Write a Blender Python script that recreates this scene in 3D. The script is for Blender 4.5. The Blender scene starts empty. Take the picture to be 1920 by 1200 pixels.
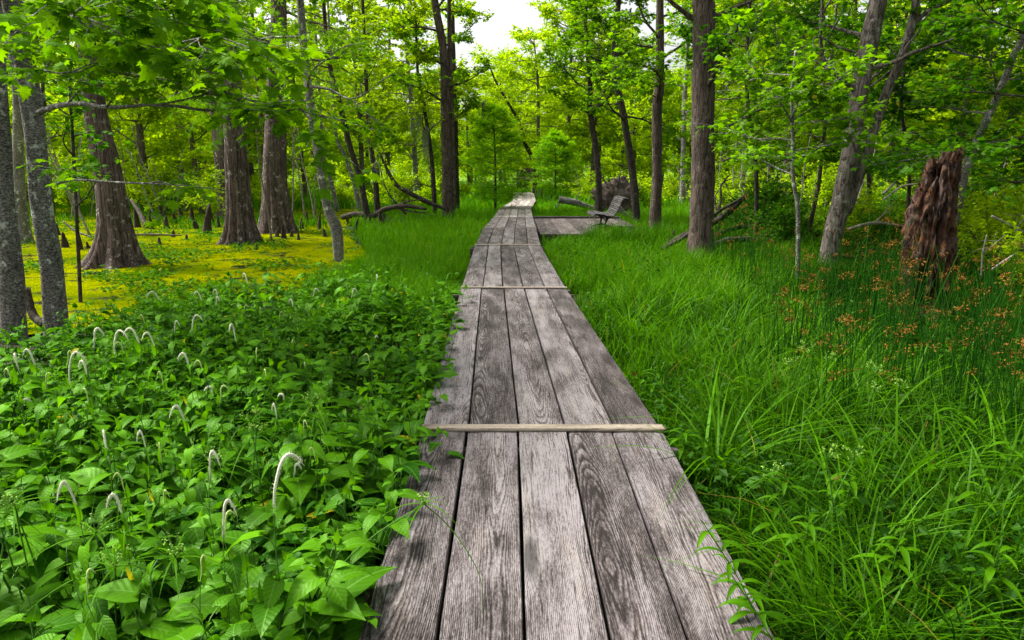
import bpy, math, numpy as np
from mathutils import Vector, noise as mn
PI = math.pi
rng = np.random.default_rng(11)
sc = bpy.context.scene
COL = sc.collection

# ------------------------------------------------------------------ camera
F, TH = 1250.0, math.radians(12.84)
CAMZ, ZD = 1.83, 0.30
cam_d = bpy.data.cameras.new('camera')
cam_d.sensor_width = 36.0
cam_d.lens = 36.0 * F / 1920.0
cam_d.clip_start = 0.05
cam_d.clip_end = 3000
cam = bpy.data.objects.new('camera', cam_d)
cam.location = (0, 0, CAMZ)
cam.rotation_euler = (PI / 2 - TH, 0, 0)
COL.objects.link(cam)
sc.camera = cam
CT, ST = math.cos(TH), math.sin(TH)


def ray(px, py):
    a, b = (px - 960) / F, (600 - py) / F
    return np.array([a, CT + b * ST, -ST + b * CT])


def G(px, py, z=0.0):
    d = ray(px, py)
    t = (z - CAMZ) / d[2]
    return np.array([d[0] * t, d[1] * t, z])


def U(px, py, Y):
    d = ray(px, py)
    t = Y / d[1]
    return np.array([d[0] * t, Y, CAMZ + d[2] * t])


# ------------------------------------------------------------------ mesh helper
class MB:
    """collects vertex and face arrays; build() links them as one mesh object"""
    def __init__(s):
        s.v, s.q, s.t, s.a, s.n = [], [], [], {}, 0
        s.mi = []

    def add(s, v, quads=None, tris=None, **attrs):
        v = np.asarray(v, dtype=np.float64)
        k = len(v)
        s.v.append(v)
        if quads is not None and len(quads):
            s.q.append(np.asarray(quads, dtype=np.int64) + s.n)
        if tris is not None and len(tris):
            s.t.append(np.asarray(tris, dtype=np.int64) + s.n)
        for key in set(s.a) | set(attrs):
            if key not in s.a:
                s.a[key] = [np.zeros((s.n, 3))]
            if key in attrs:
                val = np.asarray(attrs[key], dtype=np.float64)
                if val.ndim == 0:
                    val = np.full((k, 3), float(val))
                elif val.ndim == 1:
                    val = np.repeat(val[:, None], 3, 1)
                s.a[key].append(val)
            else:
                s.a[key].append(np.zeros((k, 3)))
        s.n += k
        return s

    def mesh(s, name, mat, off=(0, 0, 0), smooth=True):
        me = bpy.data.meshes.new(name)
        V = np.concatenate(s.v) - np.asarray(off)
        Q = np.concatenate(s.q) if s.q else np.zeros((0, 4), int)
        T = np.concatenate(s.t) if s.t else np.zeros((0, 3), int)
        me.vertices.add(len(V))
        me.vertices.foreach_set('co', V.astype(np.float32).ravel())
        me.loops.add(len(Q) * 4 + len(T) * 3)
        me.polygons.add(len(Q) + len(T))
        me.loops.foreach_set('vertex_index', np.concatenate([Q.ravel(), T.ravel()]).astype(np.int32))
        st = np.concatenate([np.arange(len(Q)) * 4, len(Q) * 4 + np.arange(len(T)) * 3]).astype(np.int32)
        me.polygons.foreach_set('loop_start', st)
        me.polygons.foreach_set('use_smooth', np.full(len(st), smooth))
        me.update(calc_edges=True)
        for key, arr in s.a.items():
            at = me.attributes.new(key, 'FLOAT_VECTOR', 'POINT')
            at.data.foreach_set('vector', np.concatenate(arr).astype(np.float32).ravel())
        me.materials.append(mat)
        return me

    def build(s, name, mat, parent=None, off=(0, 0, 0), smooth=True):
        o = bpy.data.objects.new(name, s.mesh(name, mat, off, smooth))
        COL.objects.link(o)
        if parent is not None:
            o.parent = parent
        return o


def tag(o, label=None, cat=None, group=None, kind=None):
    for k, v in (('label', label), ('category', cat), ('group', group), ('kind', kind)):
        if v:
            o[k] = v
    return o


def empty(name, loc, label=None, cat=None, group=None, rz=0.0):
    o = bpy.data.objects.new(name, None)
    o.location = loc
    o.rotation_euler = (0, 0, rz)
    o.empty_display_size = 0.2
    COL.objects.link(o)
    return tag(o, label, cat, group)


KIDS = {}


def copy_thing(root, loc, rz, scale=1.0, label=None, group=None):
    if root.name not in KIDS:
        KIDS[root.name] = [(c, list(c.children)) for c in root.children]
    r = root.copy()
    COL.objects.link(r)
    r.location = loc
    r.rotation_euler = (0, 0, rz)
    r.scale = (scale, scale, scale) if np.isscalar(scale) else scale
    if label:
        r['label'] = label
    if group:
        r['group'] = group
    for c, gc in KIDS[root.name]:
        d = c.copy()
        COL.objects.link(d)
        d.parent = r
        for g in gc:
            e = g.copy()
            COL.objects.link(e)
            e.parent = d
    return r


def nrm(a):
    return a / np.maximum(np.linalg.norm(a, axis=-1, keepdims=True), 1e-9)


def tube(mb, P, R, n=8, cap=True, **attrs):
    """swept tube along P (k,3); R scalar list (k) or array (k,n)"""
    P = np.asarray(P, float)
    k = len(P)
    R = np.asarray(R, float)
    if R.ndim == 1:
        R = np.repeat(R[:, None], n, 1)
    Tn = nrm(np.gradient(P, axis=0))
    ref = np.array([0., 1., 0.]) if abs(Tn[0][2]) > .7 else np.array([0., 0., 1.])
    A = nrm(np.cross(np.repeat(ref[None], k, 0), Tn))
    # keep the frame from flipping
    for i in range(1, k):
        a = A[i - 1] - Tn[i] * np.dot(A[i - 1], Tn[i])
        A[i] = a / max(np.linalg.norm(a), 1e-9)
    B = np.cross(Tn, A)
    ph = np.arange(n) / n * 2 * PI
    V = P[:, None, :] + R[:, :, None] * (np.cos(ph)[None, :, None] * A[:, None, :] + np.sin(ph)[None, :, None] * B[:, None, :])
    V = V.reshape(-1, 3)
    i = np.arange(k - 1)[:, None] * n
    j = np.arange(n)[None]
    j2 = (j + 1) % n
    q = np.stack([i + j, i + j2, i + n + j2, i + n + j], -1).reshape(-1, 4)
    tr = []
    if cap:
        c0, c1 = len(V), len(V) + 1
        V = np.vstack([V, P[0], P[-1]])
        for a in range(n):
            tr.append([c0, (a + 1) % n, a])
            tr.append([c1, (k - 1) * n + a, (k - 1) * n + (a + 1) % n])
    mb.add(V, q, tr, **attrs)


def spline(P, k):
    """Catmull-Rom resampling of a polyline to k points"""
    P = np.asarray(P, float)
    m = len(P)
    if m == 2:
        t = np.linspace(0, 1, k)[:, None]
        return P[0] * (1 - t) + P[1] * t
    E = np.vstack([2 * P[0] - P[1], P, 2 * P[-1] - P[-2]])
    u = np.linspace(0, m - 1 - 1e-9, k)
    i = u.astype(int)
    t = (u - i)[:, None]
    p0, p1, p2, p3 = E[i], E[i + 1], E[i + 2], E[i + 3]
    return .5 * (2 * p1 + (p2 - p0) * t + (2 * p0 - 5 * p1 + 4 * p2 - p3) * t ** 2 + (3 * p1 - p0 - 3 * p2 + p3) * t ** 3)


def frames(d, up):
    y = nrm(d)
    z = up - y * np.sum(up * y, -1, keepdims=True)
    z = nrm(z)
    x = np.cross(y, z)
    return np.stack([x, y, z], -1)


ODD = np.random.default_rng(5)


def scatter(mb, tv, tq, tt, pos, M, size, tint, tattr=None):
    """stamp a leaf template on every position"""
    pos = np.asarray(pos)
    N = len(pos)
    if not N:
        return
    size = np.broadcast_to(np.asarray(size, float), (N,))
    V = np.einsum('nij,kj->nki', M, tv) * size[:, None, None] + pos[:, None, :]
    k = len(tv)
    off = (np.arange(N) * k)[:, None, None]
    q = (np.asarray(tq)[None] + off).reshape(-1, 4) if tq is not None else None
    t = (np.asarray(tt)[None] + off).reshape(-1, 3) if tt is not None else None
    tint = np.broadcast_to(np.asarray(tint, float), (N,))
    tint = np.minimum(tint, .97)
    tint = np.where(ODD.uniform(0, 1, N) < .006, 1.0, tint)
    at = np.zeros((N, k, 3))
    at[:, :, 0] = tint[:, None]
    if tattr is not None:
        at[:, :, 1:] = tattr[None]
    mb.add(V.reshape(-1, 3), q, t, tint=at.reshape(-1, 3))


# ------------------------------------------------------------------ materials
def newmat(name):
    m = bpy.data.materials.new(name)
    m.use_nodes = True
    m.node_tree.nodes.clear()
    return m, m.node_tree.nodes, m.node_tree.links


class NT:
    def __init__(s, name):
        s.m, s.n, s.l = newmat(name)
        s.out = s.n.new('ShaderNodeOutputMaterial')

    def node(s, typ, **kw):
        o = s.n.new(typ)
        for k, v in kw.items():
            setattr(o, k, v)
        return o

    def put(s, sock, v):
        if hasattr(v, 'links') or hasattr(v, 'is_linked'):
            s.l.new(v, sock)
        else:
            sock.default_value = v

    def math(s, op, a, b=None, c=None, clamp=False):
        o = s.node('ShaderNodeMath', operation=op, use_clamp=clamp)
        s.put(o.inputs[0], a)
        if b is not None:
            s.put(o.inputs[1], b)
        if c is not None:
            s.put(o.inputs[2], c)
        return o.outputs[0]

    def noise(s, vec, scale, detail=4, rough=.55, dist=0.0):
        o = s.node('ShaderNodeTexNoise')
        s.put(o.inputs['Vector'], vec)
        s.put(o.inputs['Scale'], scale)
        o.inputs['Detail'].default_value = detail
        o.inputs['Roughness'].default_value = rough
        o.inputs['Distortion'].default_value = dist
        return o.outputs['Fac']

    def ramp(s, fac, stops, interp='LINEAR'):
        o = s.node('ShaderNodeValToRGB')
        o.color_ramp.interpolation = interp
        els = o.color_ramp.elements
        while len(els) < len(stops):
            els.new(.5)
        for e, (p, c) in zip(els, stops):
            e.position = p
            e.color = (c, c, c, 1) if np.isscalar(c) else tuple(c) + (1,)
        s.put(o.inputs[0], fac)
        return o.outputs[0]

    def mix(s, fac, a, b, mode='MIX'):
        o = s.node('ShaderNodeMix', data_type='RGBA', blend_type=mode)
        s.put(o.inputs['Factor'], fac)
        for sock, v in ((o.inputs[6], a), (o.inputs[7], b)):
            if isinstance(v, tuple) and len(v) == 3:
                v = v + (1,)
            s.put(sock, v)
        return o.outputs[2]

    def vscale(s, vec, sx, sy, sz):
        o = s.node('ShaderNodeVectorMath', operation='MULTIPLY')
        s.put(o.inputs[0], vec)
        o.inputs[1].default_value = (sx, sy, sz)
        return o.outputs[0]

    def attr(s, name):
        return s.node('ShaderNodeAttribute', attribute_name=name).outputs['Vector']

    def sep(s, v):
        o = s.node('ShaderNodeSeparateXYZ')
        s.put(o.inputs[0], v)
        return o.outputs

    def comb(s, x, y, z):
        o = s.node('ShaderNodeCombineXYZ')
        for i, v in enumerate((x, y, z)):
            s.put(o.inputs[i], v)
        return o.outputs[0]

    def obj(s):
        return s.node('ShaderNodeTexCoord').outputs['Object']

    def pos(s):
        return s.node('ShaderNodeNewGeometry').outputs['Position']

    def bump(s, h, strength, dist):
        o = s.node('ShaderNodeBump')
        o.inputs['Strength'].default_value = strength
        o.inputs['Distance'].default_value = dist
        s.put(o.inputs['Height'], h)
        return o.outputs[0]

    def bsdf(s, color, rough=.8, normal=None, spec=.3):
        o = s.node('ShaderNodeBsdfPrincipled')
        if isinstance(color, tuple) and len(color) == 3:
            color = color + (1,)
        s.put(o.inputs['Base Color'], color)
        s.put(o.inputs['Roughness'], rough)
        s.put(o.inputs['Specular IOR Level'], spec)
        if normal is not None:
            s.put(o.inputs['Normal'], normal)
        return o

    def done(s, shader):
        s.l.new(shader if not hasattr(shader, 'outputs') else shader.outputs[0], s.out.inputs[0])
        return s.m


def leaf_mat(name, ca, cb, trans=.45, rough=.45, spec=.35, tcol=None, veins=False, odd=None):
    """leaf: colour runs from ca to cb by the leaf's own tint; light also shines through"""
    t = NT(name)
    s = t.sep(t.attr('tint'))
    info = t.node('ShaderNodeObjectInfo')
    f = t.math('ADD', t.math('MULTIPLY', s[0], .75), t.math('MULTIPLY', info.outputs['Random'], .25))
    col = t.mix(f, ca, cb)
    if odd is not None:   # a few yellowing leaves
        col = t.mix(t.math('GREATER_THAN', s[0], .975), col, odd)
    normal = None
    if veins:
        # midrib and side veins in the leaf's own coordinates
        av = t.math('ABSOLUTE', s[1])
        mid = t.math('LESS_THAN', av, .035)
        w = t.math('FRACT', t.math('MULTIPLY', t.math('SUBTRACT', s[2], t.math('MULTIPLY', av, .45)), 7.0))
        side = t.math('LESS_THAN', t.math('ABSOLUTE', t.math('SUBTRACT', w, .5)), .06)
        vn = t.math('MAXIMUM', mid, t.math('MULTIPLY', side, .5))
        col = t.mix(t.math('MULTIPLY', vn, .45), col, (.16, .34, .06))
        normal = t.bump(t.math('ABSOLUTE', t.math('SUBTRACT', w, .5)), .35, .004)
    p = t.node('ShaderNodeBsdfDiffuse')
    t.l.new(col, p.inputs['Color'])
    tr = t.node('ShaderNodeBsdfTranslucent')
    mul = t.mix(1.0, col, tcol or (1.25, 1.2, .45), 'MULTIPLY')
    t.l.new(mul, tr.inputs[0])
    gl = t.node('ShaderNodeBsdfGlossy')
    gl.inputs['Roughness'].default_value = rough
    gl.inputs['Color'].default_value = (.55, .9, .35, 1)
    if normal is not None:
        t.l.new(normal, p.inputs['Normal'])
        t.l.new(normal, gl.inputs['Normal'])
    mx = t.node('ShaderNodeMixShader')
    mx.inputs[0].default_value = trans
    t.l.new(p.outputs[0], mx.inputs[1])
    t.l.new(tr.outputs[0], mx.inputs[2])
    m2 = t.node('ShaderNodeMixShader')
    m2.inputs[0].default_value = spec * .09
    t.l.new(mx.outputs[0], m2.inputs[1])
    t.l.new(gl.outputs[0], m2.inputs[2])
    return t.done(m2)


def bark_mat(name, dark, light, lichen=(.33, .35, .27), lich=.25, furrow=22, stretch=.13, bump=.6):
    t = NT(name)
    o = t.obj()
    v = t.vscale(o, 1, 1, stretch)
    n1 = t.noise(v, furrow, 8, .65, .6)
    n2 = t.noise(o, 3.0, 4, .6)
    vo = t.node('ShaderNodeTexVoronoi', feature='DISTANCE_TO_EDGE')
    nv = t.node('ShaderNodeVectorMath', operation='ADD')
    t.l.new(v, nv.inputs[0])
    t.l.new(t.vscale(t.comb(n2, n1, n2), .12, .12, .12), nv.inputs[1])
    t.l.new(nv.outputs[0], vo.inputs['Vector'])
    vo.inputs['Scale'].default_value = furrow * .7
    ridge = t.math('ADD', t.math('MULTIPLY', n1, .8), t.math('MINIMUM', t.math('MULTIPLY', vo.outputs['Distance'], 2.0), .26))
    col = t.mix(t.ramp(ridge, [(.38, 0.0), (.72, 1.0)]), dark, light)
    col = t.mix(t.math('MULTIPLY', t.ramp(n2, [(.4, 0), (.7, 1)]), .45), col, tuple(x * .55 for x in dark))
    n3 = t.noise(o, 9.0, 6, .75)
    n4 = t.noise(o, 2.2, 2, .5)
    lf = t.math('MULTIPLY', t.ramp(n3, [(.56, 0), (.64, 1)]), t.ramp(n4, [(.42, 0), (.58, 1)]))
    lf = t.math('MULTIPLY', lf, lich * 3, clamp=True)
    col = t.mix(lf, col, lichen)
    # moss and damp: greener near the ground and on one side in patches
    n5 = t.noise(o, 5.0, 5, .7)
    gm = t.math('MULTIPLY', t.ramp(n5, [(.52, 0), (.68, 1)]), .35)
    col = t.mix(gm, col, (.035, .06, .012))
    nb = t.bump(t.math('ADD', ridge, t.math('MULTIPLY', t.noise(o, 60, 4, .7), .3)), bump, .03)
    return t.done(t.bsdf(col, .85, nb, .15))


def simple_mat(name, ca, cb, scale=8, rough=.85, bump=.3, bd=.01, stretch=(1, 1, 1)):
    t = NT(name)
    o = t.vscale(t.obj(), *stretch)
    n = t.noise(o, scale, 7, .65)
    col = t.mix(t.ramp(n, [(.32, 0), (.68, 1)]), ca, cb)
    return t.done(t.bsdf(col, rough, t.bump(n, bump, bd), .2))


def wood_mat(name, dark, mid, light, gain=1.0):
    """weathered plank: rings of the log cut by the board, knots, cracks, fibre and stains. attribute pc = (along, across, board number)"""
    t = NT(name)
    pc = t.attr('pc')
    u, v, k = t.sep(pc)
    rnd = t.math('FRACT', t.math('MULTIPLY', k, 7.317))
    rnd2 = t.math('FRACT', t.math('MULTIPLY', k, 3.713))
    P = t.comb(t.math('ADD', u, t.math('MULTIPLY', k, 17.3)), v, t.math('MULTIPLY', k, 5.1))
    warp = t.noise(t.vscale(P, .9, 2.0, 1), 1.0, 2, .5)
    warp2 = t.noise(t.vscale(P, 3.0, 14.0, 1), 1.0, 3, .5)
    # knots
    vo = t.node('ShaderNodeTexVoronoi', feature='F1')
    t.l.new(t.vscale(P, .62, 2.6, 1), vo.inputs['Vector'])
    vo.inputs['Scale'].default_value = 1.0
    vo.inputs['Randomness'].default_value = 1.0
    kd = vo.outputs['Distance']
    kn = t.math('EXPONENT', t.math('MULTIPLY', t.math('MULTIPLY', kd, kd), -60.0))
    # log radius at this point: off-centre board, slowly drifting
    c = t.math('SUBTRACT', v, t.math('MULTIPLY', t.math('SUBTRACT', rnd, .5), .34))
    c = t.math('ADD', c, t.math('MULTIPLY', t.math('SUBTRACT', warp, .5), .10))
    dep = t.math('ADD', t.math('ADD', .01, t.math('MULTIPLY', rnd2, .10)),
                 t.math('MULTIPLY', t.math('ABSOLUTE', t.math('SUBTRACT', t.noise(t.vscale(P, .28, .3, 1), 1.0, 1, .4), .47)), .26))
    r = t.math('SQRT', t.math('ADD', t.math('MULTIPLY', c, c), t.math('MULTIPLY', dep, dep)))
    r = t.math('ADD', r, t.math('MULTIPLY', t.math('SUBTRACT', warp2, .5), .006))
    r = t.math('ADD', r, t.math('MULTIPLY', kn, .035))
    ring = t.math('FRACT', t.math('MULTIPLY', t.math('ADD', r, t.math('MULTIPLY', t.noise(t.vscale(P, 1.4, 3, 1), 1.0, 2, .5), .03)), 165.0))
    ring = t.math('MULTIPLY', ring, t.math('SUBTRACT', 1.0, t.math('POWER', ring, 6.0)))     # late wood edge is sharp
    fib = t.noise(t.vscale(P, 5, 170, 1), 1.0, 5, .75, .6)
    fib2 = t.noise(t.vscale(P, 28, 120, 1), 1.0, 5, .75)
    pit = t.noise(t.vscale(P, 60, 160, 1), 1.0, 3, .7)
    stain = t.noise(t.vscale(P, 2.0, 8.0, 1), 1.0, 5, .62, .4)
    stain2 = t.noise(t.vscale(P, .9, 3.0, 1), 1.0, 3, .55)
    h = t.math('ADD', t.math('MULTIPLY', ring, t.math('ADD', .12, t.math('MULTIPLY', t.noise(t.vscale(P, 2.2, 15, 1), 1.0, 3, .6), .72))), t.math('MULTIPLY', fib, .66))
    h = t.math('ADD', h, t.math('MULTIPLY', t.math('SUBTRACT', fib2, .5), 1.05))
    h = t.math('ADD', h, t.math('MULTIPLY', t.math('SUBTRACT', pit, .5), .55))
    strk = t.ramp(t.noise(t.vscale(P, 3.5, 95, 1), 1.0, 4, .65), [(.56, 0), (.68, 1)])
    h = t.math('SUBTRACT', h, t.math('MULTIPLY', strk, .30))
    # cracks: thin long dark lines
    cr = t.noise(t.vscale(P, .8, 26, 1), 1.0, 2, .5)
    crk = t.math('SUBTRACT', 1.0, t.ramp(t.math('ABSOLUTE', t.math('SUBTRACT', cr, .5)), [(0.0, 0), (.012, 1)]))
    crm = t.ramp(t.noise(t.vscale(P, 1.1, 6, 1), 1.0, 2, .5), [(.54, 0), (.6, 1)])
    crk = t.math('MULTIPLY', crk, crm)
    f = t.math('ADD', h, t.math('MULTIPLY', t.math('SUBTRACT', stain, .5), 1.05))
    f = t.math('ADD', f, t.math('MULTIPLY', t.math('SUBTRACT', stain2, .5), .5))
    f = t.math('ADD', f, t.math('MULTIPLY', t.math('SUBTRACT', rnd, .5), .30))
    col = t.ramp(f, [(.26, dark), (.50, mid), (.82, light)])
    hue = t.noise(t.vscale(P, .7, 2.5, 1), 1.0, 3, .5)
    col = t.mix(t.ramp(hue, [(.38, 0), (.66, .6)]), col, (.92, .88, .96), 'MULTIPLY')
    warmm = t.noise(t.vscale(P, 1.6, 7, 1), 1.3, 4, .6)
    col = t.mix(t.ramp(warmm, [(.55, 0), (.75, .55)]), col, (1.0, .90, .72), 'MULTIPLY')
    col = t.mix(t.math('MULTIPLY', t.ramp(kd, [(.06, 1), (.12, 0)]), .75), col, tuple(x * .8 for x in dark))
    col = t.mix(t.math('MULTIPLY', crk, .9), col, tuple(x * .35 for x in dark))
    hb = t.math('SUBTRACT', h, t.math('MULTIPLY', crk, 1.2))
    nb = t.bump(hb, .55, .004)
    rg = t.ramp(f, [(.2, .85), (.8, .6)])
    return t.done(t.bsdf(col, rg, nb, .3))


M = {}
M['wood'] = wood_mat('weathered wood', (.008, .005, .004), (.070, .056, .053), (.205, .188, .186))
M['wood_new'] = wood_mat('pale wood', (.10, .085, .075), (.26, .225, .20), (.50, .45, .41))
M['wood_batten'] = wood_mat('batten wood', (.12, .095, .07), (.25, .21, .16), (.36, .31, .24))
M['wood_dark'] = wood_mat('dark deck wood', (.012, .008, .008), (.065, .048, .046), (.17, .14, .135))
M['bark_grey'] = bark_mat('grey bark', (.024, .020, .017), (.34, .32, .285), (.62, .65, .55), .95, 34, 1.7, .8)
M['bark_brown'] = bark_mat('brown bark', (.026, .017, .014), (.135, .100, .082), (.27, .26, .22), .18, 24, .12, .7)
M['bark_far'] = bark_mat('far bark', (.045, .036, .028), (.16, .135, .10), (.2, .2, .16), .2, 24, .2, .4)
M['bark_dark'] = bark_mat('dark bark', (.014, .011, .009), (.075, .060, .048), (.2, .2, .16), .2, 24, .2, .6)
M['bark_cypress'] = bark_mat('cypress bark', (.024, .014, .013), (.155, .112, .101), (.50, .47, .42), .3, 26, .06, .5)
M['bark_right'] = bark_mat('ashen bark', (.034, .026, .022), (.23, .19, .17), (.40, .40, .33), .3, 22, .2, .6)
M['dead'] = simple_mat('dead wood', (.02, .014, .011), (.12, .095, .075), 14, .9, .6, .02)
M['dead_pale'] = simple_mat('pale dead wood', (.10, .085, .07), (.34, .30, .25), 14, .9, .5, .01)
M['knee'] = simple_mat('cypress knee bark', (.012, .008, .006), (.065, .044, .034), 18, .85, .7, .02, (1, 1, .2))
M['maple'] = leaf_mat('maple leaf', (.040, .145, .001), (.190, .380, .0015), .62, .5, .14, odd=(.22, .20, .004))
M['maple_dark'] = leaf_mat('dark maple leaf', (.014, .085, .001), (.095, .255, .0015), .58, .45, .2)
M['bright'] = leaf_mat('sunlit far leaf', (.200, .380, .002), (.480, .640, .004), .62, .7, .05)
M['mid'] = leaf_mat('mid leaf', (.130, .270, .002), (.370, .520, .003), .60, .6, .12)
M['cyp'] = leaf_mat('cypress needle leaf', (.070, .210, .003), (.210, .410, .004), .6, .6, .08)
M['cyp_bright'] = leaf_mat('young cypress needle leaf', (.130, .340, .003), (.260, .500, .004), .6, .6, .12)
M['liz'] = leaf_mat('heart leaf', (.010, .072, .0008), (.120, .335, .0014), .45, .42, .20, tcol=(1.3, 1.25, .3), veins=True, odd=(.42, .36, .008))
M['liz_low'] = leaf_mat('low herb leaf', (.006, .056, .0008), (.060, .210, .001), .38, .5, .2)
M['grass'] = leaf_mat('grass blade', (.008, .056, .0004), (.084, .240, .0008), .5, .5, .14, tcol=(1.2, 1.2, .25), odd=(.26, .20, .03))
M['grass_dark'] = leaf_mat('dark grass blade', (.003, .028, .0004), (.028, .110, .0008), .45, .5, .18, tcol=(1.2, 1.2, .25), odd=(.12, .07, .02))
M['rush'] = leaf_mat('rush stem', (.004, .042, .004), (.025, .120, .005), .25, .4, .25)
M['stem'] = simple_mat('green stem', (.03, .10, .012), (.08, .20, .02), 20, .5, .1, .002)
M['spike'] = simple_mat('white flower spike', (.55, .58, .36), (.78, .79, .62), 60, .7, .3, .003)
M['spike_bud'] = simple_mat('greenish bud spike', (.35, .50, .10), (.55, .66, .25), 60, .7, .3, .003)
M['seed'] = simple_mat('rusty seed head', (.11, .042, .004), (.25, .105, .010), 40, .8, .3, .003)
M['seed_green'] = simple_mat('green seed head', (.12, .26, .02), (.25, .42, .06), 40, .7, .3, .003)
M['moss'] = simple_mat('hanging grey moss', (.10, .12, .08), (.24, .27, .19), 30, .9, .2, .003)
M['blackiron'] = simple_mat('black iron', (.008, .008, .009), (.03, .03, .033), 20, .45, .15, .002)
M['slat'] = wood_mat('bench slat wood', (.010, .008, .008), (.038, .034, .035), (.105, .096, .10))
M['yellow_petal'] = simple_mat('yellow petals', (.75, .48, .01), (.85, .62, .02), 30, .6, .1, .002)


def snag_mat():
    t = NT('rotten red wood')
    o = t.obj()
    n1 = t.noise(t.vscale(o, 1, 1, .35), 26, 8, .75, 1.0)
    n2 = t.noise(o, 3.5, 5, .6)
    vo = t.node('ShaderNodeTexVoronoi', feature='F1')
    t.l.new(t.vscale(o, 1, 1, .4), vo.inputs['Vector'])
    vo.inputs['Scale'].default_value = 22
    h = t.math('ADD', n1, t.math('MULTIPLY', vo.outputs['Distance'], .5))
    col = t.ramp(h, [(.42, (.008, .004, .003)), (.66, (.055, .025, .014)), (1.0, (.17, .095, .060))])
    col = t.mix(t.ramp(n2, [(.50, 0), (.60, .8)]), col, t.ramp(h, [(.45, (.014, .009, .008)), (.95, (.13, .098, .088))]))
    rot_shade = t.noise(t.vscale(o, 1, 1, .6), 7.0, 6, .7)  # dark rot patches, which also paint in the shade of deep hollows
    col = t.mix(t.ramp(rot_shade, [(.52, 0), (.62, .85)]), col, (.006, .003, .002))
    org = t.noise(t.vscale(o, 1.5, 1.5, .5), 5.0, 5, .7)
    col = t.mix(t.ramp(org, [(.56, 0), (.66, .6)]), col, (.16, .060, .012))
    return t.done(t.bsdf(col, .9, t.bump(h, .9, .05), .1))


M['snag'] = snag_mat()


def duck_mat():
    t = NT('duckweed on still water')
    p = t.pos()
    big = t.noise(p, .7, 5, .6)
    fine = t.noise(p, 26, 5, .8)
    vo = t.node('ShaderNodeTexVoronoi', feature='F1')
    t.l.new(p, vo.inputs['Vector'])
    vo.inputs['Scale'].default_value = 55
    f = t.math('ADD', t.math('MULTIPLY', fine, .8), t.math('MULTIPLY', vo.outputs['Distance'], .5))
    weed = t.ramp(f, [(.38, (.30, .31, .0)), (.62, (.18, .20, .0)), (.84, (.035, .055, .0))])
    weed = t.mix(t.ramp(big, [(.44, 0), (.60, .85)]), weed, (.06, .10, .001))
    br = t.noise(p, 2.1, 6, .75)
    weed = t.mix(t.ramp(br, [(.58, 0), (.72, .6)]), weed, (.07, .060, .004))
    gap = t.math('ADD', t.noise(p, 1.7, 8, .75), t.math('MULTIPLY', t.math('SUBTRACT', fine, .5), .16))
    hole = t.ramp(gap, [(.545, 0), (.575, 1)])
    h = t.math('ADD', f, t.math('MULTIPLY', fine, .5))
    df = t.node('ShaderNodeBsdfDiffuse')
    t.l.new(weed, df.inputs['Color'])
    t.l.new(t.bump(h, .8, .02), df.inputs['Normal'])
    wt = t.bsdf((.010, .012, .004), .12, None, .25)
    mx = t.node('ShaderNodeMixShader')
    t.l.new(hole, mx.inputs[0])
    t.l.new(df.outputs[0], mx.inputs[1])
    t.l.new(wt.outputs[0], mx.inputs[2])
    return t.done(mx)


def mud_mat():
    t = NT('dark wet soil')
    p = t.pos()
    a = t.noise(p, 1.4, 6, .6)
    b = t.noise(p, 18, 6, .7)
    col = t.mix(t.ramp(b, [(.35, 0), (.7, 1)]), (.008, .006, .004), (.040, .030, .016))
    col = t.mix(t.ramp(a, [(.45, 0), (.62, .8)]), col, (.018, .045, .008))
    return t.done(t.bsdf(col, .8, t.bump(b, .7, .03), .2))


def water_mat():
    t = NT('still dark water')
    p = t.pos()
    nb = t.bump(t.noise(p, 14, 3, .5), .08, .01)
    return t.done(t.bsdf((.006, .008, .006), .03, nb, .6))


def field_mat():
    t = NT('far marsh green')
    p = t.pos()
    b = t.noise(p, 3, 7, .75)
    col = t.mix(t.ramp(b, [(.35, 0), (.65, 1)]), (.035, .11, .006), (.15, .28, .012))
    return t.done(t.bsdf(col, .9, t.bump(b, .8, .2), .1))


M['duck'], M['mud'], M['water'], M['field'] = duck_mat(), mud_mat(), water_mat(), field_mat()

# ------------------------------------------------------------------ leaf templates (length 1 along +y, normal +z)
L_FAR_V = np.array([[0, 0, 0], [.30, .5, .05], [0, 1, -.06], [-.30, .5, .05]])
L_FAR_Q = [[0, 1, 2, 3]]


def maple_tpl():
    out = [(0, 0), (.12, .10), (.36, .06), (.30, .22), (.52, .46), (.34, .44), (.26, .52), (.30, .74), (.14, .66), (0, 1.0)]
    vs = [(0, .42, .03)]
    pts = [(x, y) for x, y in out] + [(-x, y) for x, y in out[-2:0:-1]]
    for x, y in pts:
        vs.append((x, y, .03 - .55 * x * x - .12 * max(0, y - .4) ** 2 * 2))
    n = len(pts)
    tr = [[0, 1 + i, 1 + (i + 1) % n] for i in range(n)]
    return np.array(vs), tr


L_MAPLE_V, L_MAPLE_T = maple_tpl()
# a simpler lobed leaf for the middle distance
L_MID_V = np.array([[0, 0, 0], [.34, .22, .0], [.42, .55, -.05], [.16, .62, .03], [0, 1, -.08], [-.16, .62, .03], [-.42, .55, -.05], [-.34, .22, 0]])
L_MID_T = [[0, 1, 3], [1, 2, 3], [3, 4, 5], [0, 3, 5], [5, 6, 7], [0, 5, 7]]


def frond_tpl(n=5):
    vs, tr = [], []
    for i in range(n):
        y = .12 + .76 * i / (n - 1)
        l = .42 * math.sin(PI * (.2 + .72 * i / (n - 1)))
        for sx in (-1, 1):
            b = len(vs)
            vs += [(0, y - .045, 0), (sx * l, y + .18, -.05), (0, y + .045, .0)]
            tr.append([b, b + 1, b + 2])
    b = len(vs)
    vs += [(-.015, 0, 0), (.015, 0, 0), (0, 1, -.05)]
    tr.append([b, b + 1, b + 2])
    return np.array(vs), tr


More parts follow.
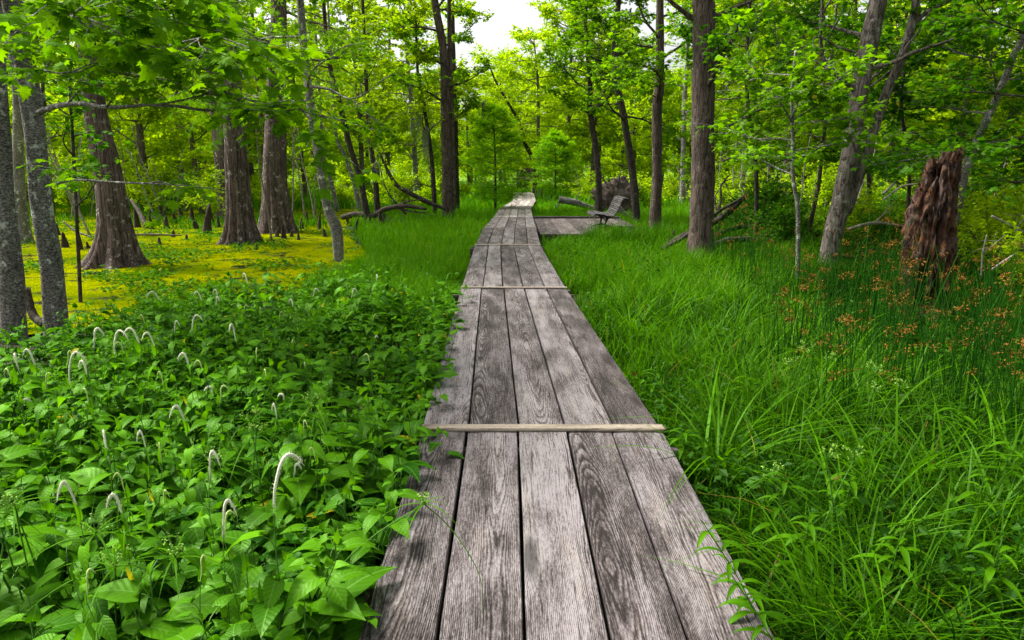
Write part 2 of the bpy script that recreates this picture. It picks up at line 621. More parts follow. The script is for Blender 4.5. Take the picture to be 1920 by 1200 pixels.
L_FR_V, L_FR_T = frond_tpl()


def heart_tpl():
    t_ = np.array([0, .06, .16, .3, .46, .62, .78, .9, 1.0])
    w_ = np.array([.09, .21, .285, .30, .27, .21, .125, .055, .0])
    y_ = np.array([.03, -.06, .10, .28, .45, .61, .77, .89, 1.0])
    vs, at = [], []
    for t, w, y in zip(t_, w_, y_):
        z = .10 * math.sin(PI * t * .9) - .22 * t * t
        yc = max(y, 0.03)
        for s in (-1, -.5, 0, .5, 1):
            vs.append((s * w, yc if s == 0 else (y + yc) / 2 if abs(s) < 1 else y, z + .22 * abs(s) * w - .30 * (s * w) ** 2))
            at.append((s * w * 2.2, yc))
    q = []
    for i in range(8):
        for j in range(4):
            a = i * 5 + j
            q.append([a, a + 1, a + 6, a + 5])
    return np.array(vs), q, np.array(at)


L_H_V, L_H_Q, L_H_A = heart_tpl()


# ------------------------------------------------------------------ deck geometry (boardwalk)
STN = [(668, 1200, 1460), (790, 806, 1243), (864, 541, 1063), (890, 460, 1014), (907, 427, 1006), (925, 407, 999.5), (936, 391, 996), (961, 376, 1005), (963, 361, 1001)]
DL = [G(a, y, ZD) for a, y, b in STN]
DR = [G(b, y, ZD) for a, y, b in STN]
# the first section carries on under the camera
ext = (-0.5 - DL[0][1]) / (DL[1][1] - DL[0][1])
DL[0], DR[0] = DL[0] + (DL[1] - DL[0]) * ext, DR[0] + (DR[1] - DR[0]) * ext
DLa, DRa = np.array(DL), np.array(DR)


def deck_l(y):
    return np.interp(y, DLa[:, 1], DLa[:, 0])


def deck_r(y):
    return np.interp(y, DRa[:, 1], DRa[:, 0])


PF_X0, PF_X1 = float(deck_r(18)), 3.38
PF_Y0, PF_Y1 = G(1010, 438, ZD)[1], G(1010, 409, ZD)[1]


def on_deck(x, y, m=0.0):
    a = (x > deck_l(y) - m) & (x < deck_r(y) + m) & (y < DLa[-1, 1] + m)
    b = (x > PF_X0 - .1) & (x < PF_X1 + m) & (y > PF_Y0 - m) & (y < PF_Y1 + m)
    return a | b


def plank(mb, a0, a1, b0, b1, z, th, num, seg=.12, jit=.003, zj=.003):
    """board between edge lines a (left) and b (right); cross section with eased edges"""
    a0, a1, b0, b1 = [np.asarray(p, float)[:2] for p in (a0, a1, b0, b1)]
    L = np.linalg.norm((a1 + b1) / 2 - (a0 + b0) / 2)
    k = max(3, int(L / seg) + 1)
    t = np.linspace(0, 1, k)[:, None]
    A, B = a0 * (1 - t) + a1 * t, b0 * (1 - t) + b1 * t
    wd = np.linalg.norm(B - A, axis=1)
    c = .004
    prof = [(0, -th), (0, -c * 1.6), (c, 0), (.25, 0), (.5, 0), (.75, 0), (-c, 0), (0, -c * 1.6), (0, -th)]
    fr = [0, 0, 0, .25, .5, .75, 1, 1, 1]
    V = np.zeros((k, 9, 3))
    pc = np.zeros((k, 9, 3))
    cup = rng.uniform(-.0025, .0035)
    nl, nr = [np.array([mn.noise(Vector((i * seg * 1.7, num * 3.1 + s, 0))) + .5 * mn.noise(Vector((i * seg * 9, num * 3.1 + s, 5))) for i in range(k)]) * jit for s in (0, 50)]
    zz = np.array([mn.noise(Vector((i * seg * .8, num * 1.7, 9))) for i in range(k)]) * zj
    u = np.linspace(0, L, k)
    d = (B - A) / wd[:, None]
    for j in range(9):
        f = fr[j]
        ins = prof[j][0] if j in (2, 6) else 0
        Pj = A * (1 - f) + B * f + d * (ins + nl * (1 - f) + nr * f)[:, None]
        V[:, j, :2] = Pj
        V[:, j, 2] = z + prof[j][1] + zz + cup * (4 * f * (1 - f))
        pc[:, j] = np.stack([u, (f - .5) * wd + (prof[j][1] if j in (0, 1, 7, 8) else 0), np.full(k, num)], 1)
    q = []
    for i in range(k - 1):
        for j in range(8):
            q.append([i * 9 + j, i * 9 + 9 + j, i * 9 + 10 + j, i * 9 + 1 + j])
    V, pc = V.reshape(-1, 3), pc.reshape(-1, 3)
    b = (k - 1) * 9
    ends_q = [[0, 1, 7, 8], [1, 2, 6, 7], [b + 8, b + 7, b + 1, b], [b + 7, b + 6, b + 2, b + 1]]
    mb.add(V, q + ends_q, None, pc=pc)


bw = empty('boardwalk', (0.3, 0, 0), 'long narrow plank boardwalk of grey weathered boards running into the swamp', 'boardwalk')
M['iron'] = simple_mat('rusty iron', (.012, .007, .005), (.05, .035, .03), 20, .6, .15, .002)
num = 1
W5 = [[0, .205, .40, .60, .80, 1], [0, .215, .41, .61, .80, 1]]
for s in range(8):
    mb = MB()
    g0 = .006
    l0, l1, r0, r1 = DL[s].copy(), DL[s + 1].copy(), DR[s].copy(), DR[s + 1].copy()
    ua, ub = nrm(l1 - l0), nrm(r1 - r0)
    w = np.array([0, .2, .4, .6, .8, 1]) + np.r_[0, rng.uniform(-.012, .012, 4), 0]
    for i in range(5):
        ga, gb = rng.uniform(.003, .010, 2)
        A0, A1 = l0 * (1 - w[i]) + r0 * w[i], l1 * (1 - w[i]) + r1 * w[i]
        B0, B1 = l0 * (1 - w[i + 1]) + r0 * w[i + 1], l1 * (1 - w[i + 1]) + r1 * w[i + 1]
        e0, e1 = rng.uniform(.004, .016, 2)
        da = nrm(A1 - A0)
        xg = np.array([1, 0, 0])
        plank(mb, A0 + da * e0 + xg * ga, A1 - da * e1 + xg * gb, B0 + da * e0 - xg * ga, B1 - da * e1 - xg * gb, ZD + rng.uniform(-.003, .003), .045, num)
        num += 1
    nb_ = MB()
    for i in range(5):
        for (L_, R_, sgn, far) in ((l0, r0, 1, 0), (l1, r1, -1, 1)):
            for fr_ in (.22, .78):
                f_ = w[i] + (w[i + 1] - w[i]) * fr_
                c_ = (L_ + (R_ - L_) * f_)[:2] + np.array([rng.uniform(-.008, .008), sgn * rng.uniform(.07, .10)])
                a_ = np.arange(7) / 7 * 2 * PI
                V_ = np.r_[[(c_[0], c_[1], ZD + .0068)], np.c_[c_[0] + .0052 * np.cos(a_), c_[1] + .0052 * np.sin(a_), np.full(7, ZD + .0035)]]
                nb_.add(V_, None, [[0, 1 + j_, 1 + (j_ + 1) % 7] for j_ in range(7)])
    nb_.build('nails', M['iron'], bw, (0.3, 0, 0))
    o = mb.build('deck_section', M['wood_new'] if s >= 5 else M['wood'], bw, (0.3, 0, 0), smooth=False)
    if s >= 5:
        o['label'] = 'paler newer boards at the far end'
# battens across the joints
for s, (wd, hh) in {1: (.072, .020), 2: (.045, .018), 3: (.05, .018), 4: (.02, .010)}.items():
    mb = MB()
    l, r = DL[s], DR[s]
    l = l - np.array([.0, 0, 0])
    dx = nrm(r - l)
    pv = np.array([-dx[1], dx[0], 0])
    # runs across: length along x
    plank(mb, (l - pv * wd / 2)[:2], (r - pv * wd / 2)[:2], (l + pv * wd / 2)[:2], (r + pv * wd / 2)[:2], ZD + .004 + hh, hh - .001, 60 + s, seg=.1, jit=.001)
    mb.build('batten', M['wood_batten'], bw, (0.3, 0, 0), smooth=False)


def beam(mb, x0, x1, y, z1, w, h, num):
    plank(mb, (x0, y - w / 2), (x1, y - w / 2), (x0, y + w / 2), (x1, y + w / 2), z1, h, num, seg=.3)


for s in range(1, 9):
    for dy in (-.16, .16):
        if s == 8 and dy > 0:
            continue
        mb = MB()
        y = DL[s][1] + dy
        beam(mb, deck_l(y) - .09, deck_r(y) + .06, y, ZD - .052, .05, .18, 80 + s * 2 + (dy > 0))
        mb.build('joist', M['wood_dark'], bw, (0.3, 0, 0), smooth=False)
    for X in (deck_l(DL[s][1]) + .2, deck_r(DL[s][1]) - .2):
        mb = MB()
        tube(mb, [(X, DL[s][1], -.3), (X, DL[s][1], ZD - .235)], [.06, .06], 10, pc=0.0)
        mb.build('post', M['dead'], bw, (0.3, 0, 0))

# side platform with the bench
pf = empty('platform', (2.4, 18, 0), 'low dark plank platform beside the boardwalk, under the bench', 'platform')
mb = MB()
nx = 11
xs = np.linspace(PF_X0 + .04, PF_X1, nx + 1)
for i in range(nx):
    sh = .0
    plank(mb, (xs[i] + .006, PF_Y0 + rng.uniform(0, .03)), (xs[i] + .006, PF_Y1), (xs[i + 1] - .006, PF_Y0 + rng.uniform(0, .03)), (xs[i + 1] - .006, PF_Y1), ZD - .012, .045, 120 + i, seg=.3)
mb.build('decking', M['wood_dark'], pf, (2.4, 18, 0), smooth=False)
for yy in (PF_Y0 + .12, PF_Y1 - .1):
    mb = MB()
    beam(mb, PF_X0 + .15, PF_X1, yy, ZD - .060, .06, .16, 140)
    mb.build('joist', M['wood_dark'], pf, (2.4, 18, 0), smooth=False)
mb = MB()
plank(mb, (PF_X0 + .05, PF_Y1 + .03), (PF_X1, PF_Y1 + .03), (PF_X0 + .05, PF_Y1 + .12), (PF_X1, PF_Y1 + .12), ZD + .05, .10, 150, seg=.3)
mb.build('kerb_board', M['wood_dark'], pf, (2.4, 18, 0), smooth=False)
for X in (PF_X0 + .3, PF_X1 - .15):
    for Y in (PF_Y0 + .2, PF_Y1 - .2):
        mb = MB()
        tube(mb, [(X, Y, -.3), (X, Y, ZD - .06)], [.06, .06], 10, pc=0.0)
        mb.build('post', M['dead'], pf, (2.4, 18, 0))

# ------------------------------------------------------------------ bench
BX, BY = 2.42, 17.75
zb = ZD - .012
bench = empty('bench', (BX, BY, zb), 'grey wooden slatted bench with curved back and black iron legs on the platform', 'bench')
prof = np.array([(-.37, .345), (-.385, .385), (-.35, .425), (-.27, .435), (-.15, .425), (-.02, .395), (.08, .375), (.16, .385), (.225, .44), (.27, .53), (.315, .63), (.36, .74), (.405, .83), (.46, .865), (.53, .86), (.57, .835)])
pr = spline(np.c_[prof[:, 0], np.zeros(len(prof)), prof[:, 1]], 400)
sl = np.r_[0, np.cumsum(np.linalg.norm(np.diff(pr, axis=0), axis=1))]
HL = .80


def slat_at(mb, s0, s1, num):
    i0, i1 = np.searchsorted(sl, s0), min(np.searchsorted(sl, s1), 399)
    a, b = pr[i0], pr[i1]
    m = (a + b) / 2
    d = nrm(b - a)
    n = np.array([-d[2], 0, d[0]])
    hw, ht = np.linalg.norm(b - a) / 2, .011
    cs = [(-hw, -ht), (-hw, ht * .5), (-hw * .85, ht), (hw * .85, ht), (hw, ht * .5), (hw, -ht)]
    V, pc = [], []
    for y in np.linspace(-HL, HL, 9):
        for p, q in cs:
            V.append(m + d * p + n * q + np.array([0, y, 0]))
            pc.append((y, p, num))
    k = len(cs)
    q = [[i * k + j, i * k + (j + 1) % k, (i + 1) * k + (j + 1) % k, (i + 1) * k + j] for i in range(8) for j in range(k)]
    q += [[0, 1, 4, 5], [1, 2, 3, 4], [8 * k + 5, 8 * k + 4, 8 * k + 1, 8 * k], [8 * k + 4, 8 * k + 3, 8 * k + 2, 8 * k + 1]]
    mb.add(np.array(V), q, None, pc=np.array(pc))


ns = 24
wds = sl[-1] / ns
ms, mbk = MB(), MB()
for i in range(ns):
    s0 = i * wds
    slat_at(ms if s0 < sl[-1] * .5 else mbk, s0 + .006, s0 + wds - .006, 200 + i)
bench.scale = (.93, .93, .93)
ms.build('seat', M['slat'], bench, smooth=False)
mbk.build('backrest', M['slat'], bench, smooth=False)
for yy in (-.50, .50):
    mb = MB()
    idx = np.linspace(14, 350, 26).astype(int)
    P = pr[idx].copy()
    d = nrm(np.gradient(P, axis=0))
    P = P - np.c_[-d[:, 2], np.zeros(26), d[:, 0]] * .032
    P[:, 1] = yy
    tube(mb, P, np.full(26, .019), 8)
    rl = mb.build('side_rail', M['blackiron'], bench)
    mb = MB()
    leg = spline([(0.02, yy, .36), (.015, yy, .28), (-.01, yy, .18), (-.015, yy, .08), (-.02, yy, .0)], 10)
    tube(mb, leg, np.interp(np.linspace(0, 1, 10), [0, .25, .6, 1], [.055, .032, .026, .05]), 10)
    for sx, tip in ((-1, -.27), (1, .25)):
        f = spline([(-.01, yy, .07), (sx * .10, yy, .05), (tip, yy, .014)], 7)
        tube(mb, f, np.linspace(.028, .014, 7), 8)
        br = spline([(0, yy, .22), (sx * .08, yy, .31), (sx * .20, yy, .37)], 7)
        tube(mb, br, np.linspace(.018, .014, 7), 8)
    mb.build('leg', M['blackiron'], bench)

# ------------------------------------------------------------------ the ground, duckweed and water
def sheet(name, poly, z, mat, label=None):
    me = bpy.data.meshes.new(name)
    me.from_pydata([(x, y, z) for x, y in poly], [], [list(range(len(poly)))])
    me.materials.append(mat)
    o = bpy.data.objects.new(name, me)
    COL.objects.link(o)
    tag(o, label, None, None, 'structure')
    return o


def rough_poly(pts, amp=.25, step=.5):
    out = []
    n = len(pts)
    for i in range(n):
        a, b = np.array(pts[i]), np.array(pts[(i + 1) % n])
        k = max(1, min(80, int(np.linalg.norm(b - a) / step)))
        for j in range(k):
            p = a + (b - a) * j / k
            q = mn.noise_vector(Vector((p[0] * .7, p[1] * .7, 3.3)))
            r = mn.noise_vector(Vector((p[0] * 2.7, p[1] * 2.7, 1.3)))
            out.append((p[0] + (q[0] + .4 * r[0]) * amp * 2, p[1] + (q[1] + .4 * r[1]) * amp * 2))
    return out


sheet('ground', [(-1500, -60), (1500, -60), (1500, 1500), (-1500, 1500)], 0.0, M['mud'], 'dark wet swamp soil')
sheet('marsh_ground', rough_poly([(-200, 48), (-14, 44), (-3, 30), (-1.8, 20), (1.5, 24), (4, 30), (14, 40), (200, 45), (200, 300), (-200, 300)], 1.0, 3), .008, M['field'], 'bright green marsh beyond the swamp')
LEFT_DUCK = [(-40, 3), (-7.5, 4.6), (-5.4, 7.0), (-4.3, 7.9), (-3.2, 9.2), (-2.9, 11), (-2.9, 13.4), (-3.9, 17), (-5.3, 22), (-6.6, 30), (-14, 46), (-80, 60)]
RIGHT_DUCK = [(5.6, 17), (4.6, 24), (9, 42), (60, 50), (60, 4), (8.5, 3.6), (6.2, 5.2), (6.6, 8.5), (7.0, 12)]
sheet('duckweed_water', rough_poly(LEFT_DUCK), .030, M['duck'], 'still swamp water under yellow green duckweed')
sheet('duckweed_water', rough_poly(RIGHT_DUCK), .030, M['duck'], 'duckweed covered water at the right')
sheet('open_water', rough_poly([(-2.1, 1.0), (-.75, 1.0), (-.75, 6.4), (-.9, 8.2), (-1.4, 8.0), (-1.7, 5.5), (-2.2, 3)], .08, .3), .020, M['water'], 'dark open water beside the boardwalk')


def inpoly(x, y, poly):
    x, y = np.asarray(x), np.asarray(y)
    r = np.zeros(x.shape, bool)
    n = len(poly)
    for i in range(n):
        x0, y0 = poly[i]
        x1, y1 = poly[(i + 1) % n]
        c = ((y0 > y) != (y1 > y)) & (x < (x1 - x0) * (y - y0) / (y1 - y0 + 1e-12) + x0)
        r ^= c
    return r

# ------------------------------------------------------------------ trees
def rotz(v, a):
    c, s = math.cos(a), math.sin(a)
    return np.array([v[0] * c - v[1] * s, v[0] * s + v[1] * c, v[2]])


class Crown:
    """limbs, twigs and leaves of one tree"""
    def __init__(s, leaf='mid', lsize=.1, seed=0, flat=.35, droop=.25):
        s.r = np.random.default_rng(seed)
        s.b = MB()
        s.kind, s.ls, s.flat, s.droop = leaf, lsize, flat, droop
        s.p, s.d, s.sz, s.ti = [], [], [], []

    def stick(s, P, r0, r1, n):
        tube(s.b, P, np.linspace(r0, r1, len(P)), n, cap=False)

    def wander(s, p, d, L, k, jit=.16, lift=.02):
        P = [np.asarray(p, float)]
        d = nrm(np.asarray(d, float))
        for _ in range(k):
            d = nrm(d + s.r.normal(0, jit, 3) * (1, 1, .7) + (0, 0, lift))
            P.append(P[-1] + d * L / k)
        return np.array(P)

    def leaves_on(s, P, n, spread=.05):
        r = s.r
        t = r.uniform(.15, 1.0, n) * (len(P) - 1)
        i = np.minimum(t.astype(int), len(P) - 2)
        f = (t - i)[:, None]
        q = P[i] * (1 - f) + P[i + 1] * f
        td = nrm(P[i + 1] - P[i])
        side = nrm(np.cross(td, (0, 0, 1.0)) + 1e-6) * r.choice([-1, 1], n)[:, None]
        d = nrm(td * r.uniform(-.2, 1.0, n)[:, None] + side * r.uniform(.3, 1.2, n)[:, None] + r.normal(0, .3, (n, 3)) - np.array([0, 0, s.droop]))
        q = q + d * r.uniform(.1, 1, n)[:, None] * spread + r.normal(0, spread * .4, (n, 3))
        s.p.append(q)
        s.d.append(d)
        s.sz.append(s.ls * r.uniform(.6, 1.25, n))

    def limb(s, p, az, el, L, r0, nsub=7, ntw=4, nlf=9, lift=.02, jit=.15, sub=.5, twl=.42):
        d = np.array([math.cos(az) * math.cos(el), math.sin(az) * math.cos(el), math.sin(el)])
        P = s.wander(p, d, L, 8, jit, lift)
        s.limb_path(P, r0, nsub, ntw, nlf, sub, twl)
        return P

    def limb_path(s, P, r0, nsub=7, ntw=4, nlf=9, sub=.5, twl=.42):
        r = s.r
        L = np.sum(np.linalg.norm(np.diff(P, axis=0), axis=1))
        s.stick(P, r0, .004, 6)
        for j in range(nsub):
            t = (.18 + .80 * (j + r.uniform(0, 1)) / nsub) * (len(P) - 1)
            i = min(int(t), len(P) - 2)
            q = P[i] + (P[i + 1] - P[i]) * (t - i)
            dd = nrm(P[i + 1] - P[i])
            a = (1 if j % 2 else -1) * r.uniform(.5, 1.2)
            d2 = rotz(dd, a) + (0, 0, r.uniform(-.15, .3))
            L2 = L * sub * (1.15 - .7 * t / (len(P) - 1)) * r.uniform(.7, 1.2)
            Q = s.wander(q, d2, L2, 5, .2, .0)
            s.stick(Q, max(.004, r0 * .4), .003, 4)
            for m in range(ntw):
                t2 = (.2 + .8 * (m + r.uniform(0, 1)) / ntw) * (len(Q) - 1)
                i2 = min(int(t2), len(Q) - 2)
                q2 = Q[i2] + (Q[i2 + 1] - Q[i2]) * (t2 - i2)
                d3 = rotz(nrm(Q[i2 + 1] - Q[i2]), (1 if m % 2 else -1) * r.uniform(.4, 1.1)) + (0, 0, r.uniform(-.25, .25))
                R = s.wander(q2, d3, twl * r.uniform(.6, 1.3), 3, .2, -.03)
                s.stick(R, .0035, .002, 3)
                s.leaves_on(R, nlf)
            s.leaves_on(Q[2:], nlf)

    def finish(s, parent, off, bark, leafm, name='foliage'):
        if s.b.n:
            s.b.build('branches', bark, parent, off)
        if not s.p:
            return None
        p, d, sz = np.concatenate(s.p), np.concatenate(s.d), np.concatenate(s.sz)
        n = len(p)
        up = np.array([0, 0, 1.0]) + s.r.normal(0, s.flat, (n, 3))
        Mx = frames(d, up)
        mb = MB()
        tv, tq, tt = {'far': (L_FAR_V, L_FAR_Q, None), 'mid': (L_MID_V, None, L_MID_T), 'maple': (L_MAPLE_V, None, L_MAPLE_T), 'frond': (L_FR_V, None, L_FR_T)}[s.kind]
        ti = np.clip(s.r.normal(.5, .27, n), 0, 1)
        scatter(mb, tv, tq, tt, p, Mx, sz, ti)
        return mb.build(name, leafm, parent, off, smooth=False)


def trunk_mesh(P, R, k=60, n=20, seed=0, flute=0, hb=1.0, base_r=None, knob=.06, nflute=9, z0=0.0):
    """tapered trunk along P; flute>0 gives a swamp buttress of folds"""
    Q = spline(P, k)
    rr = np.interp(np.linspace(0, 1, k), np.linspace(0, 1, len(R)), R)
    ph = np.arange(n) / n * 2 * PI
    Rad = np.repeat(rr[:, None], n, 1)
    z = Q[:, 2] - z0
    if base_r is not None:
        Rad += ((base_r - R[0]) * np.exp(-np.maximum(z, 0) / hb) ** 1.25)[:, None]
    rg = np.random.default_rng(seed)
    if flute:
        a = flute * np.exp(-np.maximum(z, 0) / (hb * 2.0))[:, None]
        p0, p1 = rg.uniform(0, 6, 2)
        wv = np.abs(np.sin(nflute * .5 * ph + p0 + .5 * np.sin(2 * ph + p1)))[None]
        wv2 = np.abs(np.sin(nflute * .95 * ph + p1))[None]
        Rad *= 1 + a * (wv ** .7 * 1.2 - .85 + .30 * (wv2 - .6))
    for i in range(k):
        for j in range(n):
            Rad[i, j] *= 1 + knob * mn.noise(Vector((math.cos(ph[j]) * 1.3 + seed, math.sin(ph[j]) * 1.3, z[i] * 2.2))) * 1.6
    mb = MB()
    tube(mb, Q, Rad, n)
    return mb, Q, rr


def at_height(Q, z):
    i = int(np.argmin(np.abs(Q[:, 2] - z)))
    return Q[i]


def px_trunk(pts, Y, extra=None):
    """trunk centre line seen through the photograph, standing at depth Y"""
    P = [U(x, y, Y) for x, y in pts]
    if extra is not None:
        for e in extra:
            P.append(P[-1] + np.array(e, float))
    return P


def px_r(px, Y):
    return px * Y / (2 * F)


def tree(name, label, pts, widths, Y=None, cat='tree', bark='bark_brown', leafm='mid', leaf='mid', lsize=.10, seed=1, limbs=12, hz=(2.2, 9), ll=(1.2, 2.6),
         flute=0, hb=.8, base_px=None, top=((0, 0, 3), (0, 0, 3)), nsub=6, ntw=4, nlf=9, lift=.02, knob=.06, nflute=9, azr=None, el=(0, .6), nside=20, group=None, extra=None, k=60, droop=.25, flat=.35, twl=.42):
    """a tree from trunk points in the photograph; pts from base to top; widths in photograph pixels"""
    if Y is None:
        Y = G(*pts[0])[1]
    base = U(pts[0][0], pts[0][1], Y)
    base[2] = 0
    P = px_trunk(pts, Y, top)
    P[0][2] = -.08
    R = [px_r(w, Y) for w in widths]
    while len(R) < len(P):
        R.append(R[-1] * .72)
    root = empty(name, base, label, cat, group)
    br = px_r(base_px, Y) if base_px else None
    mb, Q, rr = trunk_mesh(P, R, k, nside, seed, flute, hb, br, knob, nflute)
    mb.build('trunk', M[bark], root, base)
    c = Crown(leaf, lsize, seed, flat, droop)
    for i in range(limbs):
        z = hz[0] + (hz[1] - hz[0]) * ((i + c.r.uniform(0, 1)) / limbs)
        p = at_height(Q, z)
        az = c.r.uniform(*azr) if azr else i * 2.4 + c.r.uniform(-.5, .5) + seed
        L = c.r.uniform(*ll) * (1 - .35 * (z - hz[0]) / max(.1, hz[1] - hz[0]))
        rl = min(.05, .3 * np.interp(z, Q[:, 2], rr) + .006)
        c.limb(p, az, c.r.uniform(*el), L, rl, nsub, ntw, nlf, lift, twl=twl)
    if extra:
        extra(c, Q)
        if hasattr(c, 'fork'):
            c.fork.build('forked_trunk', M[bark], root, base)
    c.finish(root, base, M[bark], M[leafm])
    return root


# --- left side, near
def t2_extra(c, Q):
    # the two long bare boughs that reach across the picture
    P1 = np.array([U(72, 212, 7.0), U(100, 200, 6.8), U(150, 194, 6.5), U(205, 202, 6.2), U(300, 196, 5.9), U(400, 208, 5.7), U(490, 196, 5.5), U(545, 188, 5.3)])
    c.limb_path(spline(P1, 14), .030, 0, 0, 0)
    P2 = np.array([U(105, 345, 7.0), U(140, 337, 6.7), U(220, 342, 6.3), U(320, 346, 6.0), U(430, 357, 5.8)])
    c.limb_path(spline(P2, 10), .016, 3, 3, 7, sub=.28)
    P3 = np.array([U(84, 200, 6.9), U(80, 150, 6.7), U(105, 90, 6.4), U(118, 40, 6.1), U(112, 0, 5.9)])
    c.limb_path(spline(P3, 9), .020, 5, 4, 8, sub=.4)
    for (x0, y0, x1, y1, L0) in ((125, 195, 175, 130, 6.5), (200, 200, 250, 120, 6.2), (330, 175, 350, 105, 5.9), (300, 196, 380, 178, 5.9), (545, 188, 590, 238, 5.3), (420, 172, 510, 205, 5.6)):
        P = np.array([U(x0, y0, L0), U((x0 + x1) / 2 + 5, (y0 + y1) / 2, L0 - .15), U(x1, y1, L0 - .3)])
        c.limb_path(spline(P, 6), .010, 4, 3, 7, sub=.5)
    for k in range(12):
        x = c.r.uniform(20, 430)
        y = c.r.uniform(-40, 130)
        D = c.r.uniform(4.2, 6.4)
        P = np.array([U(x, y, D), U(x + c.r.uniform(20, 90), y + c.r.uniform(-30, 30), D - .2), U(x + c.r.uniform(110, 180), y + c.r.uniform(-50, 60), D - .4)])
        c.limb_path(spline(P, 6), .008, 4, 3, 8, sub=.5)


tree('swamp_tree', 'rough dark grey trunk cut by the left edge of the photo', [(25, 640), (20, 500), (8, 380), (2, 260), (-6, 130), (-20, -40)], [48, 38, 33, 30, 28, 26], bark='bark_grey', leaf='maple', lsize=.11, leafm='maple', seed=3, limbs=7, hz=(3.2, 8), ll=(1.4, 2.4), nsub=5, knob=.10)
tree('maple_tree', 'lichen spotted leaning maple with two long thin boughs reaching right', [(104, 625), (96, 500), (80, 400), (70, 300), (60, 200), (42, 100), (20, 0)], [42, 38, 36, 35, 34, 33, 32], Y=7.2, bark='bark_grey', leaf='maple', lsize=.112, leafm='maple', seed=5, limbs=6, hz=(3.4, 8), ll=(1.4, 2.4), nsub=5, top=((-.3, 0, 2.5), (-.2, 0, 2.5)), extra=t2_extra, knob=.08)
tree('sapling', 'thin sapling with whip stem beside the lichen spotted maple', [(140, 500), (140, 330), (133, 200), (128, 90)], [7, 6, 5, 4], Y=9, bark='bark_dark', leaf='mid', lsize=.1, leafm='maple_dark', seed=6, limbs=9, hz=(1.2, 3.6), ll=(.5, 1.0), nsub=3, ntw=2, nlf=7, top=((0, 0, .5),), nside=8)
# --- bald cypresses standing in the duckweed
cyp = dict(cat='cypress', bark='bark_cypress', leaf='frond', lsize=.15, leafm='cyp', lift=.0, nside=64, k=110, knob=.035, el=(-.15, .25), droop=.5)
tree('cypress', 'wide fluted cypress nearest in the duckweed, brown flaring base', [(219, 500), (216, 430), (204, 330), (182, 230), (166, 120), (150, 30)], [58, 52, 46, 40, 32, 28], base_px=112, hb=.36, flute=.6, seed=7, limbs=12, hz=(3.2, 11), ll=(1.8, 3.4), top=((-.6, 0, 3), (-.3, 0, 3), (0, 0, 3)), nsub=7, ntw=5, nlf=9, nflute=9, **cyp)
tree('cypress', 'straight cypress with dark upper trunk, middle of the three big cypresses', [(452, 458), (448, 380), (443, 300), (436, 200), (432, 100), (430, 0)], [46, 42, 39, 33, 31, 30], base_px=74, hb=.42, flute=.55, seed=8, limbs=15, hz=(2.9, 12), ll=(1.8, 3.6), top=((0, 0, 3), (0, 0, 3), (0, 0, 3)), nsub=7, ntw=5, nlf=9, nflute=11, **cyp)
tree('cypress', 'pale streaked cypress behind, right of the three big cypresses', [(520, 437), (518, 390), (515, 330), (517, 200), (520, 100), (522, 0)], [54, 48, 42, 34, 30, 26], base_px=74, hb=.42, flute=.5, seed=9, limbs=13, hz=(3.0, 12), ll=(1.8, 3.2), top=((0, 0, 3), (0, 0, 3)), nsub=7, ntw=5, nlf=9, nflute=9, **cyp)
tree('cypress', 'slim far cypress trunk showing behind the middle big cypress', [(428, 405), (412, 250), (396, 100), (392, -20)], [30, 26, 24, 22], base_px=44, hb=.5, flute=.2, Y=25, seed=10, limbs=10, hz=(4.5, 13), ll=(1.8, 3.4), top=((0, 0, 3), (0, 0, 3)), nsub=6, ntw=4, nlf=8, nflute=7, **cyp)
tree('cypress', 'pale distant cypress base between the two left edge trunks', [(40, 447), (38, 380), (34, 300), (30, 150)], [24, 19, 17, 15], base_px=38, hb=.5, flute=.25, Y=16.5, seed=12, limbs=8, hz=(4, 10), ll=(1.8, 3), top=((0, 0, 3), (0, 0, 3)), nsub=6, ntw=4, nlf=8, nflute=7, **{**cyp, 'bark': 'bark_grey'})
# --- slender trees left of the boardwalk
def t6_extra(c, Q):
    P = np.array([U(583, 162, 12.7), U(620, 168, 12.5), U(655, 186, 12.3), U(690, 172, 12.1), U(730, 137, 11.9)])
    c.limb_path(spline(P, 9), .030, 4, 3, 8, sub=.35)
    P = np.array([U(655, 186, 12.3), U(690, 215, 12.1), U(740, 255, 12.0)])
    c.limb_path(spline(P, 7), .014, 5, 3, 8, sub=.4)


tree('leaning_tree', 'pale lichen covered leaning trunk rising from the grass edge', [(636, 492), (630, 430), (616, 395), (604, 340), (593, 270), (582, 190), (570, 90), (562, -10)], [19, 21, 17, 15, 14, 14, 13, 12], bark='bark_grey', leaf='mid', lsize=.12, leafm='maple', seed=21, limbs=11, hz=(2.7, 7.5), ll=(1.2, 2.2), nsub=6, ntw=4, nlf=8, knob=.12, extra=t6_extra)
tree('slender_tree', 'dark slender leaning tree left of a twin, beside the fallen branches', [(691, 402), (676, 340), (655, 270), (636, 190), (620, 130), (610, 50)], [13, 11, 10, 9, 8, 7], Y=22, bark='bark_dark', seed=22, limbs=10, hz=(2.6, 9), ll=(1.4, 2.6), leafm='mid', lsize=.14, nsub=6, ntw=4, nlf=8)
tree('slender_tree', 'thin greyish leaning trunk just left of the dark slender one', [(676, 386), (662, 335), (645, 290), (628, 240)], [9, 8, 7, 6], Y=27, bark='bark_grey', seed=23, limbs=8, hz=(3, 9), ll=(1.4, 2.6), leafm='mid', lsize=.14, nsub=5, ntw=4, nlf=8)
tree('slender_tree', 'short straight dark trunk between the fallen branches and leaning tree', [(708, 392), (704, 340), (697, 285), (690, 220)], [12, 10, 9, 8], Y=24, bark='bark_dark', seed=24, limbs=8, hz=(2.6, 8), ll=(1.2, 2.4), leafm='mid', lsize=.14, nsub=5, ntw=4, nlf=8)
